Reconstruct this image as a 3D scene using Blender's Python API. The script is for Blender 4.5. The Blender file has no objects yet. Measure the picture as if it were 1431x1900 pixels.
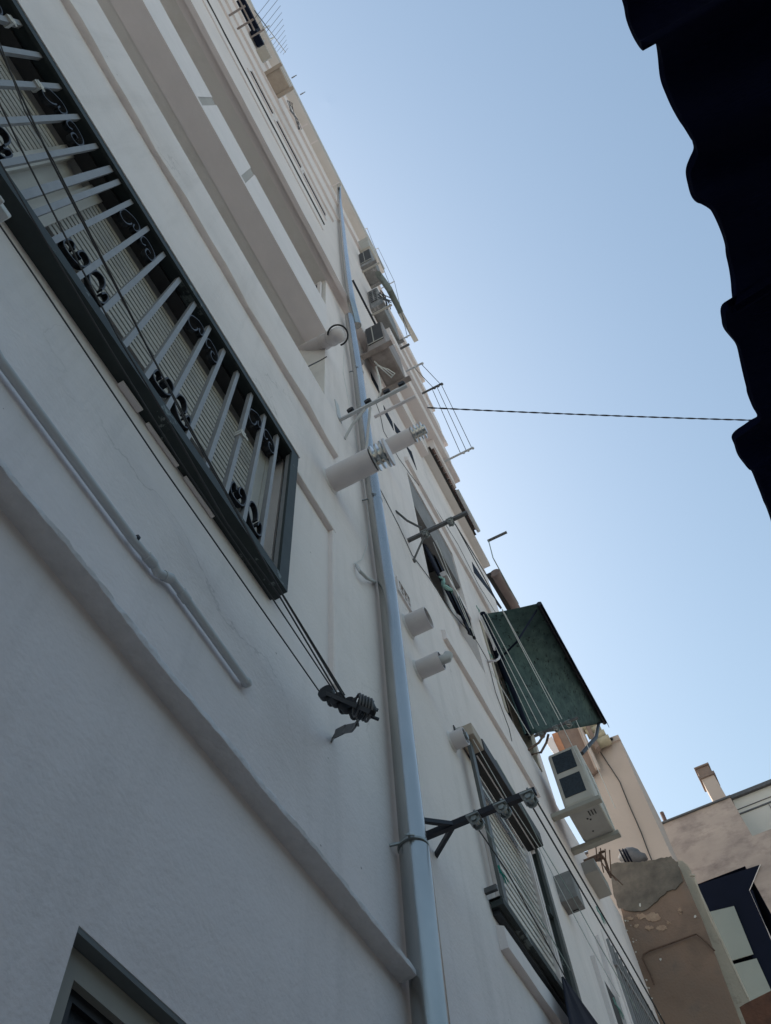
import bpy, bmesh, math, random
from mathutils import Vector, Matrix
random.seed(7)
sc = bpy.context.scene
COL = sc.collection
# ------------------------------------------------------------------ camera
RW = Matrix(((0.45484426, -0.88832313, -0.06323543),
             (0.78104544, 0.43201436, -0.45092307),
             (0.42788401, 0.15571003, 0.89031998)))     # world axes seen from the camera (x right, y down, z forward)
FPX, CX, CY = 1499.32, 715.5, 950.0
CAM = Vector((0.0, 0.0, 1.6))
D = 0.9                                                   # metres from the camera to the facade plane
cam = bpy.data.cameras.new('camera'); cob = bpy.data.objects.new('camera', cam); COL.objects.link(cob)
m = RW.transposed() @ Matrix(((1, 0, 0), (0, -1, 0), (0, 0, -1)))
cob.matrix_world = Matrix.Translation(CAM) @ m.to_4x4()
cam.sensor_fit = 'VERTICAL'; cam.sensor_height = 36.0
cam.lens = FPX / 1900.0 * 36.0
cam.clip_start = 0.02; cam.clip_end = 2000
sc.camera = cob
# ------------------------------------------------------------------ light
SUN_EL, SUN_AZ = math.radians(45), math.radians(69)      # azimuth measured from +X towards +Y: behind the facade
w = bpy.data.worlds.new('World'); sc.world = w; w.use_nodes = True
nt = w.node_tree; nt.nodes.clear()
sky = nt.nodes.new('ShaderNodeTexSky'); sky.sky_type = 'NISHITA'; sky.sun_disc = False
sky.sun_elevation = SUN_EL; sky.sun_rotation = math.pi / 2 - SUN_AZ
sky.altitude = 50; sky.air_density = 1.8; sky.dust_density = 3.4; sky.ozone_density = 0.5
bg = nt.nodes.new('ShaderNodeBackground'); bg.inputs['Strength'].default_value = 0.15
wo = nt.nodes.new('ShaderNodeOutputWorld')
wb = nt.nodes.new('ShaderNodeMix'); wb.data_type = 'RGBA'; wb.blend_type = 'MULTIPLY'; wb.inputs[0].default_value = 1.0; wb.inputs[7].default_value = (.985, 1.025, 1.0, 1)
nt.links.new(sky.outputs[0], wb.inputs[6]); nt.links.new(wb.outputs[2], bg.inputs[0]); nt.links.new(bg.outputs[0], wo.inputs[0])
sl = bpy.data.lights.new('sun', 'SUN'); sl.energy = 3.6; sl.angle = math.radians(0.53); sl.color = (1, 0.95, 0.87)
so = bpy.data.objects.new('sun', sl); COL.objects.link(so)
sd = Vector((math.cos(SUN_EL) * math.cos(SUN_AZ), math.cos(SUN_EL) * math.sin(SUN_AZ), math.sin(SUN_EL)))
so.rotation_euler = sd.to_track_quat('Z', 'Y').to_euler(); so.location = (0, 0, 60)
sc.view_settings.view_transform = 'Standard'; sc.view_settings.look = 'None'
sc.view_settings.exposure = 0.48; sc.view_settings.gamma = 1.0
sc.cycles.max_bounces = 8; sc.cycles.diffuse_bounces = 6

# ------------------------------------------------------------------ helpers
def ray(px, py):
    return RW.transposed() @ Vector((px - CX, py - CY, FPX))
def at(px, py, off=0.0):
    """point of the upright plane that stands `off` metres in front of the facade"""
    d = ray(px, py); return CAM + d * ((D - off) / d.y)
def atX(px, py, X):
    d = ray(px, py); return CAM + d * (X / d.x)
def atZ(px, py, Z):
    d = ray(px, py); return CAM + d * ((Z - CAM.z) / d.z)
def V(x, off, z): return Vector((x, D - off, z))

def tag(o, label=None, cat=None, group=None, kind=None):
    if label: o['label'] = label
    if cat: o['category'] = cat
    if group: o['group'] = group
    if kind: o['kind'] = kind
    return o
def thing(name, label, cat, loc=(0, 0, 0), group=None):
    o = bpy.data.objects.new(name, None); o.empty_display_size = 0.1
    o.location = loc; COL.objects.link(o)
    return tag(o, label, cat, group)

class MB:
    def __init__(s): s.v = []; s.f = []; s.mi = []; s.cur = 0
    def q(s, *pts):
        n = len(s.v); s.v += [tuple(p) for p in pts]; s.f.append(tuple(range(n, n + len(pts)))); s.mi.append(s.cur); return s
    def hexa(s, a, b):
        """a, b: two quads (4 points each) joined into a closed solid"""
        n = len(s.v); s.v += [tuple(p) for p in a] + [tuple(p) for p in b]; k = len(a)
        fs = [tuple(range(n, n + k)), tuple(range(n + 2 * k - 1, n + k - 1, -1))]
        fs += [(n + i, n + k + i, n + k + (i + 1) % k, n + (i + 1) % k) for i in range(k)]
        s.f += fs; s.mi += [s.cur] * len(fs); return s
    def box(s, x0, x1, o0, o1, z0, z1):
        return s.hexa([V(x0, o0, z0), V(x1, o0, z0), V(x1, o0, z1), V(x0, o0, z1)],
                      [V(x0, o1, z0), V(x1, o1, z0), V(x1, o1, z1), V(x0, o1, z1)])
    def wbox(s, x0, x1, y0, y1, z0, z1): return s.box(x0, x1, D - y0, D - y1, z0, z1)
    def beam(s, a, b, wd, ht, up=(0, 0, 1)):
        a, b = Vector(a), Vector(b); d = (b - a).normalized(); u = Vector(up)
        u = (u - d * u.dot(d)); u = u.normalized() if u.length > 1e-4 else Vector((1, 0, 0))
        r = d.cross(u); r *= wd / 2; u = u * ht / 2
        c = [-r - u, r - u, r + u, -r + u]
        return s.hexa([a + k for k in c], [b + k for k in c])
    def tube(s, pts, r, n=10, cap=True, closed=False):
        pts = [Vector(p) for p in pts]; rings = []; base = len(s.v)
        d0 = (pts[1] - pts[0]).normalized(); u = d0.orthogonal().normalized()
        rr = r if isinstance(r, (list, tuple)) else [r] * len(pts)
        for i, p in enumerate(pts):
            a = pts[i - 1] if i > 0 else (pts[-1] if closed else p); b = pts[i + 1] if i < len(pts) - 1 else (pts[0] if closed else p)
            d = (b - a).normalized(); u = (u - d * u.dot(d)).normalized(); w_ = d.cross(u)
            for k in range(n):
                t = 2 * math.pi * k / n; s.v.append(tuple(p + (u * math.cos(t) + w_ * math.sin(t)) * rr[i]))
        m_ = len(pts)
        for i in range(m_ if closed else m_ - 1):
            j = (i + 1) % m_
            for k in range(n):
                s.f.append((base + i * n + k, base + i * n + (k + 1) % n, base + j * n + (k + 1) % n, base + j * n + k)); s.mi.append(s.cur)
        if cap and not closed:
            s.f.append(tuple(base + k for k in range(n - 1, -1, -1))); s.f.append(tuple(base + (m_ - 1) * n + k for k in range(n))); s.mi += [s.cur] * 2
        return s
    def hollow(s, a, b, r, t=0.006, n=28):
        """open-ended pipe from a to b with wall thickness t"""
        a, b = Vector(a), Vector(b); d = (b - a).normalized()
        s.tube([a, b], r, n, cap=False); s.tube([b, a + d * 0.01], r - t, n, cap=False)
        u = d.orthogonal().normalized(); w_ = d.cross(u)
        R1 = [b + (u * math.cos(2 * math.pi * k / n) + w_ * math.sin(2 * math.pi * k / n)) * r for k in range(n)]
        R2 = [b + (u * math.cos(2 * math.pi * k / n) + w_ * math.sin(2 * math.pi * k / n)) * (r - t) for k in range(n)]
        for k in range(n): s.q(R1[k], R1[(k + 1) % n], R2[(k + 1) % n], R2[k])
        return s
    def ball(s, c, r, n=10):
        c = Vector(c); rows = []
        for i in range(1, n):
            th = math.pi * i / n
            rows.append([c + Vector((math.sin(th) * math.cos(2 * math.pi * k / n), math.sin(th) * math.sin(2 * math.pi * k / n), math.cos(th))) * r for k in range(n)])
        for i in range(len(rows) - 1):
            for k in range(n): s.q(rows[i][k], rows[i + 1][k], rows[i + 1][(k + 1) % n], rows[i][(k + 1) % n])
        for k in range(n):
            s.q(c + Vector((0, 0, r)), rows[0][k], rows[0][(k + 1) % n]); s.q(c - Vector((0, 0, r)), rows[-1][(k + 1) % n], rows[-1][k])
        return s
    def build(s, name, mats, parent=None, bevel=0.0, smooth=False, label=None):
        me = bpy.data.meshes.new(name)
        org = Vector((0, 0, 0))
        if parent is None and s.v:
            org = sum((Vector(p) for p in s.v), Vector()) / len(s.v)
        elif parent is not None:
            org = Vector((0, 0, 0)); q_ = parent
            while q_ is not None: org += q_.location; q_ = q_.parent
        me.from_pydata([tuple(Vector(p) - org) for p in s.v], [], s.f); me.validate(); me.update()
        if not isinstance(mats, (list, tuple)): mats = [mats]
        for mm in mats: me.materials.append(mm)
        if len(s.mi) == len(me.polygons):
            for p, i in zip(me.polygons, s.mi): p.material_index = i
        bm = bmesh.new(); bm.from_mesh(me); bmesh.ops.remove_doubles(bm, verts=bm.verts, dist=1e-5)
        bmesh.ops.recalc_face_normals(bm, faces=bm.faces); bm.to_mesh(me); bm.free()
        o = bpy.data.objects.new(name, me); COL.objects.link(o)
        if parent is not None: o.parent = parent
        else: o.location = org
        if bevel:
            b = o.modifiers.new('bevel', 'BEVEL'); b.width = bevel; b.segments = 2; b.limit_method = 'ANGLE'
        if smooth:
            for p in me.polygons: p.use_smooth = True
            try: me.set_sharp_from_angle(angle=math.radians(40))
            except Exception: pass
        if label: o['label'] = label
        return o

# ------------------------------------------------------------------ materials
def mat(name, c, rough=0.7, metal=0.0, var=0.0, vs=3.0, c2=None, bump=0.0, bs=60.0, bump2=0.0, bs2=6.0, spec=0.4,
        grime=None, gs=1.5, glo=0.5, ghi=0.7, pits=False, stretch=(1, 1, 1), trans=0.0, streak=0.0, cracks=False):
    M = bpy.data.materials.new(name); M.use_nodes = True; n = M.node_tree; N = n.nodes; L = n.links
    b = N['Principled BSDF']; b.inputs['Roughness'].default_value = rough; b.inputs['Metallic'].default_value = metal
    b.inputs['Specular IOR Level'].default_value = spec
    tc = N.new('ShaderNodeTexCoord'); mp = N.new('ShaderNodeMapping'); mp.inputs['Scale'].default_value = stretch
    geo = N.new('ShaderNodeNewGeometry'); L.new(geo.outputs['Position'], mp.inputs['Vector']); co = mp.outputs[0]
    col = None
    if c2 is None: c2 = tuple(max(0, k * (1 - var)) for k in c)
    nz = N.new('ShaderNodeTexNoise'); nz.inputs['Scale'].default_value = vs; nz.inputs['Detail'].default_value = 7; nz.inputs['Roughness'].default_value = 0.62
    L.new(co, nz.inputs['Vector'])
    rp = N.new('ShaderNodeValToRGB'); rp.color_ramp.elements[0].position = 0.35; rp.color_ramp.elements[1].position = 0.68
    rp.color_ramp.elements[0].color = (*c2, 1); rp.color_ramp.elements[1].color = (*c, 1); L.new(nz.outputs[0], rp.inputs[0])
    col = rp.outputs[0]
    if grime:
        g = N.new('ShaderNodeTexNoise'); g.inputs['Scale'].default_value = gs; g.inputs['Detail'].default_value = 9; g.inputs['Roughness'].default_value = 0.7; L.new(co, g.inputs['Vector'])
        gr = N.new('ShaderNodeMapRange'); gr.inputs[1].default_value = glo; gr.inputs[2].default_value = ghi; L.new(g.outputs[0], gr.inputs[0])
        mx = N.new('ShaderNodeMix'); mx.data_type = 'RGBA'; L.new(gr.outputs[0], mx.inputs[0]); L.new(col, mx.inputs[6]); mx.inputs[7].default_value = (*grime, 1); col = mx.outputs[2]
    if streak:
        m4 = N.new('ShaderNodeMapping'); m4.inputs['Scale'].default_value = (3.2, 3.2, .22); L.new(geo.outputs['Position'], m4.inputs['Vector'])
        s1 = N.new('ShaderNodeTexNoise'); s1.inputs['Scale'].default_value = 3; s1.inputs['Detail'].default_value = 6; s1.inputs['Roughness'].default_value = .65; L.new(m4.outputs[0], s1.inputs['Vector'])
        s2 = N.new('ShaderNodeMapRange'); s2.inputs[1].default_value = .50; s2.inputs[2].default_value = .78; s2.inputs[4].default_value = streak; L.new(s1.outputs[0], s2.inputs[0])
        mx = N.new('ShaderNodeMix'); mx.data_type = 'RGBA'; L.new(s2.outputs[0], mx.inputs[0]); L.new(col, mx.inputs[6]); mx.inputs[7].default_value = (c[0] * .45, c[1] * .45, c[2] * .44, 1); col = mx.outputs[2]
    if cracks:
        d1 = N.new('ShaderNodeTexNoise'); d1.inputs['Scale'].default_value = 2.2; d1.inputs['Detail'].default_value = 6; L.new(geo.outputs['Position'], d1.inputs['Vector'])
        d2 = N.new('ShaderNodeVectorMath'); d2.operation = 'MULTIPLY_ADD'; L.new(d1.outputs['Color'], d2.inputs[0]); d2.inputs[1].default_value = (.9, .9, .9); L.new(geo.outputs['Position'], d2.inputs[2])
        ve_ = N.new('ShaderNodeTexVoronoi'); ve_.feature = 'DISTANCE_TO_EDGE'; ve_.inputs['Scale'].default_value = .55; L.new(d2.outputs[0], ve_.inputs['Vector'])
        l1 = N.new('ShaderNodeMapRange'); l1.inputs[1].default_value = .0; l1.inputs[2].default_value = .0035; l1.inputs[3].default_value = 1; l1.inputs[4].default_value = 0; L.new(ve_.outputs['Distance'], l1.inputs[0])
        d3 = N.new('ShaderNodeTexNoise'); d3.inputs['Scale'].default_value = .9; L.new(geo.outputs['Position'], d3.inputs['Vector'])
        l2_ = N.new('ShaderNodeMapRange'); l2_.inputs[1].default_value = .50; l2_.inputs[2].default_value = .60; l2_.inputs[4].default_value = .40; L.new(d3.outputs[0], l2_.inputs[0])
        l3 = N.new('ShaderNodeMath'); l3.operation = 'MULTIPLY'; L.new(l1.outputs[0], l3.inputs[0]); L.new(l2_.outputs[0], l3.inputs[1])
        mx = N.new('ShaderNodeMix'); mx.data_type = 'RGBA'; L.new(l3.outputs[0], mx.inputs[0]); L.new(col, mx.inputs[6]); mx.inputs[7].default_value = (c[0] * .4, c[1] * .4, c[2] * .4, 1); col = mx.outputs[2]
    if pits:
        vo = N.new('ShaderNodeTexVoronoi'); vo.inputs['Scale'].default_value = 9; L.new(geo.outputs['Position'], vo.inputs['Vector'])
        wn = N.new('ShaderNodeTexWhiteNoise'); L.new(vo.outputs['Position'], wn.inputs['Vector'])
        m1 = N.new('ShaderNodeMath'); m1.operation = 'MULTIPLY'; m1.inputs[1].default_value = 0.075; L.new(wn.outputs[0], m1.inputs[0])
        m0 = N.new('ShaderNodeMath'); m0.operation = 'SUBTRACT'; L.new(m1.outputs[0], m0.inputs[0]); m0.inputs[1].default_value = 0.030
        m2 = N.new('ShaderNodeMath'); m2.operation = 'LESS_THAN'; L.new(vo.outputs['Distance'], m2.inputs[0]); L.new(m0.outputs[0], m2.inputs[1])
        m3 = N.new('ShaderNodeMath'); m3.operation = 'MULTIPLY'; m3.inputs[1].default_value = 0.75; L.new(m2.outputs[0], m3.inputs[0])
        mx = N.new('ShaderNodeMix'); mx.data_type = 'RGBA'; L.new(m3.outputs[0], mx.inputs[0]); L.new(col, mx.inputs[6]); mx.inputs[7].default_value = (c[0] * .35, c[1] * .33, c[2] * .33, 1); col = mx.outputs[2]
    L.new(col, b.inputs['Base Color'])
    nrm = None
    for amt, scl in ((bump2, bs2), (bump, bs)):
        if amt:
            t = N.new('ShaderNodeTexNoise'); t.inputs['Scale'].default_value = scl; t.inputs['Detail'].default_value = 5; L.new(geo.outputs['Position'], t.inputs['Vector'])
            bp = N.new('ShaderNodeBump'); bp.inputs['Strength'].default_value = 1.0; bp.inputs['Distance'].default_value = amt; L.new(t.outputs[0], bp.inputs['Height'])
            if nrm: L.new(nrm, bp.inputs['Normal'])
            nrm = bp.outputs[0]
    if nrm: L.new(nrm, b.inputs['Normal'])
    if trans:
        b.inputs['Transmission Weight'].default_value = trans
    return M
STUC = mat('white_stucco', (.76, .695, .69), .93, var=.07, vs=1.3, bump=.0022, bs=70, bump2=.010, bs2=5, pits=True, grime=(.61, .56, .555), gs=.9, glo=.50, ghi=.80, streak=.22, cracks=True)
STUCR = mat('rough_stucco', (.66, .635, .645), .95, var=.10, vs=25, bump=.004, bs=75, bump2=.006, bs2=14)
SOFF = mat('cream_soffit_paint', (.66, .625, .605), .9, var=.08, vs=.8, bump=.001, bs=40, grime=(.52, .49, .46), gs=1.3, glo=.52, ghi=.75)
PINKW = mat('pinkish_render', (.72, .655, .645), .92, var=.08, vs=1.0, bump=.002, bs=50, bump2=.006, bs2=4)
TRIM = mat('white_trim_paint', (.72, .665, .665), .7, var=.06, vs=6, bump=.001, bs=40)
GALV = mat('galvanised_steel', (.43, .43, .42), .27, .92, c2=(.33, .335, .33), vs=5, bump=.0006, bs=30, bump2=.002, bs2=3, stretch=(1, 1, .25))
GALVD = mat('dull_galvanised_steel', (.34, .36, .36), .5, .7, var=.3, vs=14)
SLATE = mat('dark_slate_paint', (.030, .039, .040), .65, var=.25, vs=12, grime=(.15, .17, .165), gs=5, glo=.605, ghi=.625)
BARP = mat('grey_bar_paint', (.26, .26, .275), .5, var=.15, vs=18, grime=(.10, .10, .10), gs=20, glo=.68, ghi=.74)
BLACK = mat('black_iron', (.012, .013, .018), .5, var=.3, vs=20)
CREAM = mat('cream_shutter_plastic', (.60, .575, .55), .6, var=.08, vs=4, grime=(.46, .435, .41), gs=6, glo=.6, ghi=.8)
GREYS = mat('pale_grey_shutter', (.66, .64, .63), .55, var=.08, vs=5)
DARKR = mat('dark_recess_tone', (.055, .052, .055), .8, var=.2, vs=6)
GLASS = mat('dark_window_glass', (.012, .016, .024), .08, spec=.5)
NAVY = mat('navy_cloth', (.006, .007, .022), .9, var=.3, vs=8, bump=.004, bs=14)
NAVYP = mat('navy_metal', (.004, .007, .020), .8, var=.2, vs=3, spec=.15)
TAUPE = mat('taupe_gap_shade', (.40, .375, .36), .9, var=.08, vs=5)
LINTEL_SHADE = mat('slate_lintel_shade', (.15, .165, .17), .8, var=.2, vs=8)
DARKP = mat('dark_slit', (.022, .020, .026), 1.0, var=.2, vs=3, spec=0.0)
CONC = mat('grey_concrete', (.26, .25, .255), .9, var=.25, vs=7)
HOUSE = mat('grey_render', (.24, .265, .265), .93, var=.15, vs=1.5)
SHED = mat('near_black_sheet', (.004, .006, .026), .9, var=.3, vs=3, spec=.1)
PVC = mat('white_pvc_pipe', (.60, .565, .58), .5, var=.08, vs=9, grime=(.42, .39, .39), gs=5, glo=.6, ghi=.8)
PVCD = mat('grey_painted_pipe', (.50, .51, .53), .6, var=.1, vs=9, bump=.001, bs=30)
STEEL = mat('bright_steel', (.62, .62, .60), .28, 1.0, var=.2, vs=30)
ACW = mat('weathered_cream_casing', (.45, .425, .385), .6, var=.12, vs=5, grime=(.30, .27, .24), gs=4, glo=.5, ghi=.75)
ACB = mat('dirty_brown_casing', (.30, .26, .245), .7, var=.2, vs=7, grime=(.17, .13, .115), gs=4, glo=.48, ghi=.72)
ACG = mat('dirty_grey_casing', (.24, .235, .235), .7, var=.3, vs=9, grime=(.40, .385, .38), gs=9, glo=.55, ghi=.66)
RUST = mat('rusty_iron', (.16, .10, .075), .85, var=.4, vs=25)
IRON = mat('grey_iron', (.13, .13, .135), .55, .3, var=.3, vs=20)
NAVYI = mat('navy_painted_iron', (.010, .011, .020), .45, var=.3, vs=15)
WIRE = mat('dark_cord', (.05, .048, .05), .8)
WIREG = mat('grey_green_cord', (.30, .36, .34), .8)
WIREW = mat('white_cord', (.60, .62, .62), .8)
TEAL = mat('teal_rope', (.03, .30, .24), .8, var=.3, vs=40)
PALET = mat('faded_teal_rope', (.28, .48, .43), .8, var=.3, vs=40)
AWN = mat('dark_green_canvas', (.062, .104, .100), .9, c2=(.026, .052, .055), vs=11, bump=.003, bs=16, grime=(.004, .009, .012), gs=17, glo=.56, ghi=.63)
TILE = mat('terracotta_tile', (.17, .105, .095), .85, var=.35, vs=12, grime=(.20, .17, .15), gs=8)
TILEO = mat('ochre_tile', (.46, .41, .30), .85, var=.25, vs=12)
ORANGE = mat('orange_brown_render', (.29, .195, .145), .93, c2=(.20, .14, .108), vs=3.2, bump=.004, bs=45, bump2=.01, bs2=6, grime=(.17, .135, .115), gs=1.6, glo=.50, ghi=.68)
CEMENT = mat('dark_cement', (.19, .165, .14), .95, c2=(.095, .085, .075), vs=5, bump=.008, bs=30, bump2=.015, bs2=8)
ROLL = mat('dusty_brown_roll', (.25, .19, .18), .85, var=.25, vs=8)
GGREY = mat('grey_green_fabric', (.21, .235, .22), .9, var=.3, vs=6)
SCUFF = mat('bare_plaster_scuff', (.43, .32, .235), .95, c2=(.33, .22, .16), vs=22, bump=.004, bs=50)
PINKB = mat('pink_beige_render', (.52, .43, .38), .93, var=.10, vs=1.3, bump=.003, bs=30, grime=(.42, .345, .305), gs=.9, glo=.5, ghi=.8)
FARB = mat('stained_beige_render', (.50, .41, .365), .93, c2=(.38, .31, .28), vs=1.3, grime=(.19, .15, .145), gs=1.7, glo=.47, ghi=.74, stretch=(1, 1, 1.9))
BRONZE = mat('dark_bronze', (.030, .026, .027), .6, var=.25, vs=6)
CAGE = mat('slate_grey_iron', (.095, .10, .10), .5, var=.2, vs=14)
TAN = mat('tan_casing', (.42, .35, .29), .7, var=.15, vs=6, grime=(.28, .22, .18), gs=5, glo=.5, ghi=.75)
PLATE = mat('pale_grey_sheet', (.36, .345, .325), .6, var=.12, vs=6)
BRWN = mat('brown_render', (.25, .185, .155), .93, var=.2, vs=3, grime=(.14, .10, .09), gs=2, glo=.52, ghi=.7)
CREAMR = mat('cream_render', (.47, .42, .35), .93, var=.12, vs=6, grime=(.27, .23, .20), gs=7, glo=.58, ghi=.75, bump=.004, bs=40)
SIDING = mat('white_siding', (.62, .60, .56), .7, var=.05, vs=2)
PANEL = mat('grey_green_panel', (.28, .31, .29), .6, var=.08, vs=3)
BRICK = mat('brown_brick', (.20, .088, .055), .9, c2=(.10, .05, .035), vs=9, bump=.004, bs=40)
BAGG = mat('grey_tarp', (.17, .17, .185), .8, var=.35, vs=8, bump=.006, bs=25)
ORC = mat('orange_curtain', (.50, .24, .14), .9, var=.2, vs=5)
ASPH = mat('pale_paving', (.40, .39, .37), .9, var=.2, vs=2, bump=.003, bs=30)
BEIGE = mat('beige_frame', (.33, .315, .28), .7, var=.15, vs=6)
MESH = mat('dark_blue_mesh', (.022, .034, .048), .6, c2=(.010, .016, .024), vs=60, bump=.003, bs=90)
STAIN = mat('dark_damp_stain', (.33, .33, .33), .95, var=.1, vs=5)
PLAST = mat('white_box_plastic', (.58, .57, .55), .6, var=.1, vs=8)

# ================================================================== the white building
bld = thing('white_apartment_building', 'tall white stuccoed apartment building with grilled windows and open galleries beside the alley', 'building', (1.5, D, 0))
OPEN = {  # opening: x0, x1, z0, z1, depth, back
    'grille_window': (-2.6, 1.20, 4.02, 5.12, .16),
    'low_window': (.826, 3.2, 1.1, 2.462, .06),
    'shutter_window': (3.30, 4.40, 4.13, 5.225, .13),
    'upper_window': (3.26, 4.36, 6.98, 9.02, .30),
    'far_window': (6.00, 7.2, 3.6, 5.62, .12),
    'awning_window': (4.75, 5.62, 6.95, 8.3, .18),
    'gallery': (-4.0, 1.575, 6.78, 8.72, 1.25),
    'gallery_up': (-4.0, 1.575, 9.72, 11.10, 1.25)}
SOLID = [(-4, 7.6, 0, 6.77), (-4, 5.85, 0, 8.6), (-4, 6.3, 8.6, 11.45), (-4, 4.1, 0, 11.10)]
def wall_mesh(solids, opens, off, mb):
    xs = sorted({a for s in solids for a in s[:2]} | {a for o in opens for a in o[:2]})
    zs = sorted({a for s in solids for a in s[2:4]} | {a for o in opens for a in o[2:4]})
    def step(l, h):
        out = []
        for a, b in zip(l[:-1], l[1:]):
            n = max(1, int((b - a) / h)); out += [a + (b - a) * i / n for i in range(n)]
        return out + [l[-1]]
    xs, zs = step(xs, 1.2), step(zs, 1.2)
    for x0, x1 in zip(xs[:-1], xs[1:]):
        for z0, z1 in zip(zs[:-1], zs[1:]):
            cx, cz = (x0 + x1) / 2, (z0 + z1) / 2
            if not any(s[0] < cx < s[1] and s[2] < cz < s[3] for s in solids): continue
            if any(o[0] < cx < o[1] and o[2] < cz < o[3] for o in opens): continue
            mb.q(V(x0, off, z0), V(x1, off, z0), V(x1, off, z1), V(x0, off, z1))
    for x0, x1, z0, z1, dp in opens:
        if dp > 1: continue
        mb.q(V(x0, off, z0), V(x0, off - dp, z0), V(x0, off - dp, z1), V(x0, off, z1))
        mb.q(V(x1, off, z0), V(x1, off - dp, z0), V(x1, off - dp, z1), V(x1, off, z1))
        mb.q(V(x0, off, z0), V(x1, off, z0), V(x1, off - dp, z0), V(x0, off - dp, z0))
        mb.q(V(x0, off, z1), V(x1, off, z1), V(x1, off - dp, z1), V(x0, off - dp, z1))
wm = MB()
wall_mesh(SOLID, [v for v in OPEN.values()], 0.0, wm)
# body behind the facade: ends, terrace top and back
wm.q(V(7.6, 0, 0), V(7.6, -1.2, 0), V(7.6, -1.2, 6.77), V(7.6, 0, 6.77))
wm.q(V(5.85, 0, 6.77), V(7.6, 0, 6.77), V(7.6, -1.2, 6.77), V(5.85, -1.2, 6.77))
wm.q(V(5.85, 0, 6.77), V(5.85, -1.2, 6.77), V(5.85, -1.2, 8.6), V(5.85, 0, 8.6))
wm.q(V(5.85, 0, 8.6), V(6.3, 0, 8.6), V(6.3, -1.2, 8.6), V(5.85, -1.2, 8.6))
wm.q(V(6.3, 0, 8.6), V(6.3, -1.2, 8.6), V(6.3, -1.2, 11.45), V(6.3, 0, 11.45))
wm.q(V(4.1, 0, 11.45), V(6.3, 0, 11.45), V(6.3, -1.2, 11.45), V(4.1, -1.2, 11.45))
wm.q(V(4.9, .10, 11.45), V(4.9, -8, 11.45), V(4.9, -8, 17.5), V(4.9, .10, 17.5))
wm.q(V(4.1, .10, 17.5), V(4.9, .10, 17.5), V(4.9, -8, 17.5), V(4.1, -8, 17.5))
wm.q(V(4.1, .10, 17.5), V(4.1, -8, 17.5), V(4.1, -8, 23.2), V(4.1, .10, 23.2))
wm.q(V(-4, .1, 23.2), V(4.1, .1, 23.2), V(4.1, -8, 23.2), V(-4, -8, 23.2))
wm.build('wall', STUC, bld)
# gallery interiors
gi = MB()
for z0, z1 in ((6.05, 8.72), (9.0, 11.10)):
    gi.q(V(-4, 0, z1), V(1.575, 0, z1), V(1.575, -2.2, z1), V(-4, -2.2, z1)); gi.q(V(1.575, 0, z0), V(1.575, -2.2, z0), V(1.575, -2.2, z1), V(1.575, 0, z1)); gi.q(V(-4, -.1, z0), V(1.575, -.1, z0), V(1.575, -2.2, z0), V(-4, -2.2, z0))
for z0, z1 in ((6.05, 8.72), (9.0, 11.10)):
    gi.q(V(-4, -2.2, z0), V(1.575, -2.2, z0), V(1.575, -2.2, z1), V(-4, -2.2, z1))
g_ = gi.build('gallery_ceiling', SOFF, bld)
# jettied parapet of the first gallery, the string course is its underside
pp = MB(); n = 44
prev = None
for i in range(n + 1):
    x = -3.9 + (1.70 + 3.9) * i / n
    wob = .004 * math.sin(x * 6.1) + .003 * math.sin(x * 14.7 + 1)
    row = [V(x, -.02, 6.116), V(x, .022, 6.114 + wob * .4), V(x, .034 + wob, 6.122 + wob), V(x, .037, 6.155), V(x, .036, 6.785), V(x, .026, 6.792), V(x, -.10, 6.792), V(x, -.10, 6.116)]
    if prev:
        for k in range(len(row)): pp.q(prev[k], row[k], row[(k + 1) % len(row)], prev[(k + 1) % len(row)])
    else: pp.q(*row)
    prev = row
pp.q(*prev)
pp.build('parapet', STUC, bld, smooth=True)
# second gallery: slab edge and parapet in pieces with drain gaps
pb = MB(); pb.box(-4, 1.575, .012, -.2, 8.715, 8.80)
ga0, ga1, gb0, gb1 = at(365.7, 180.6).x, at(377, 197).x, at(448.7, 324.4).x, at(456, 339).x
for x0, x1 in ((-4, ga0), (ga1, gb0), (gb1, 1.575)):
    pb.box(x0, x1, .012, -.05, 8.80, 9.715)
pb.build('gallery_parapet', TRIM, bld)
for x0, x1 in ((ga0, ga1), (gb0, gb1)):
    t_ = MB(); t_.box(x0, x1, .004, -.05, 8.80, 9.712); t_.build('gap_shade_panel', TAUPE, bld)  # taupe fill stands for the shaded ceiling behind each gap
# window in the far end of the upper gallery
gw = MB(); gw.box(1.545, 1.58, -.07, -.75, 9.9, 10.85); gwo = gw.build('window', GLASS, bld)
fr = MB()
for z in (9.88, 10.33, 10.85): fr.box(1.53, 1.56, -.06, -.76, z, z + .05)
for o in (-.06, -.42, -.76): fr.box(1.525, 1.555, o + .02, o - .02, 9.88, 10.9)
fr.build('window_frame', TRIM, gwo)
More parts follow.
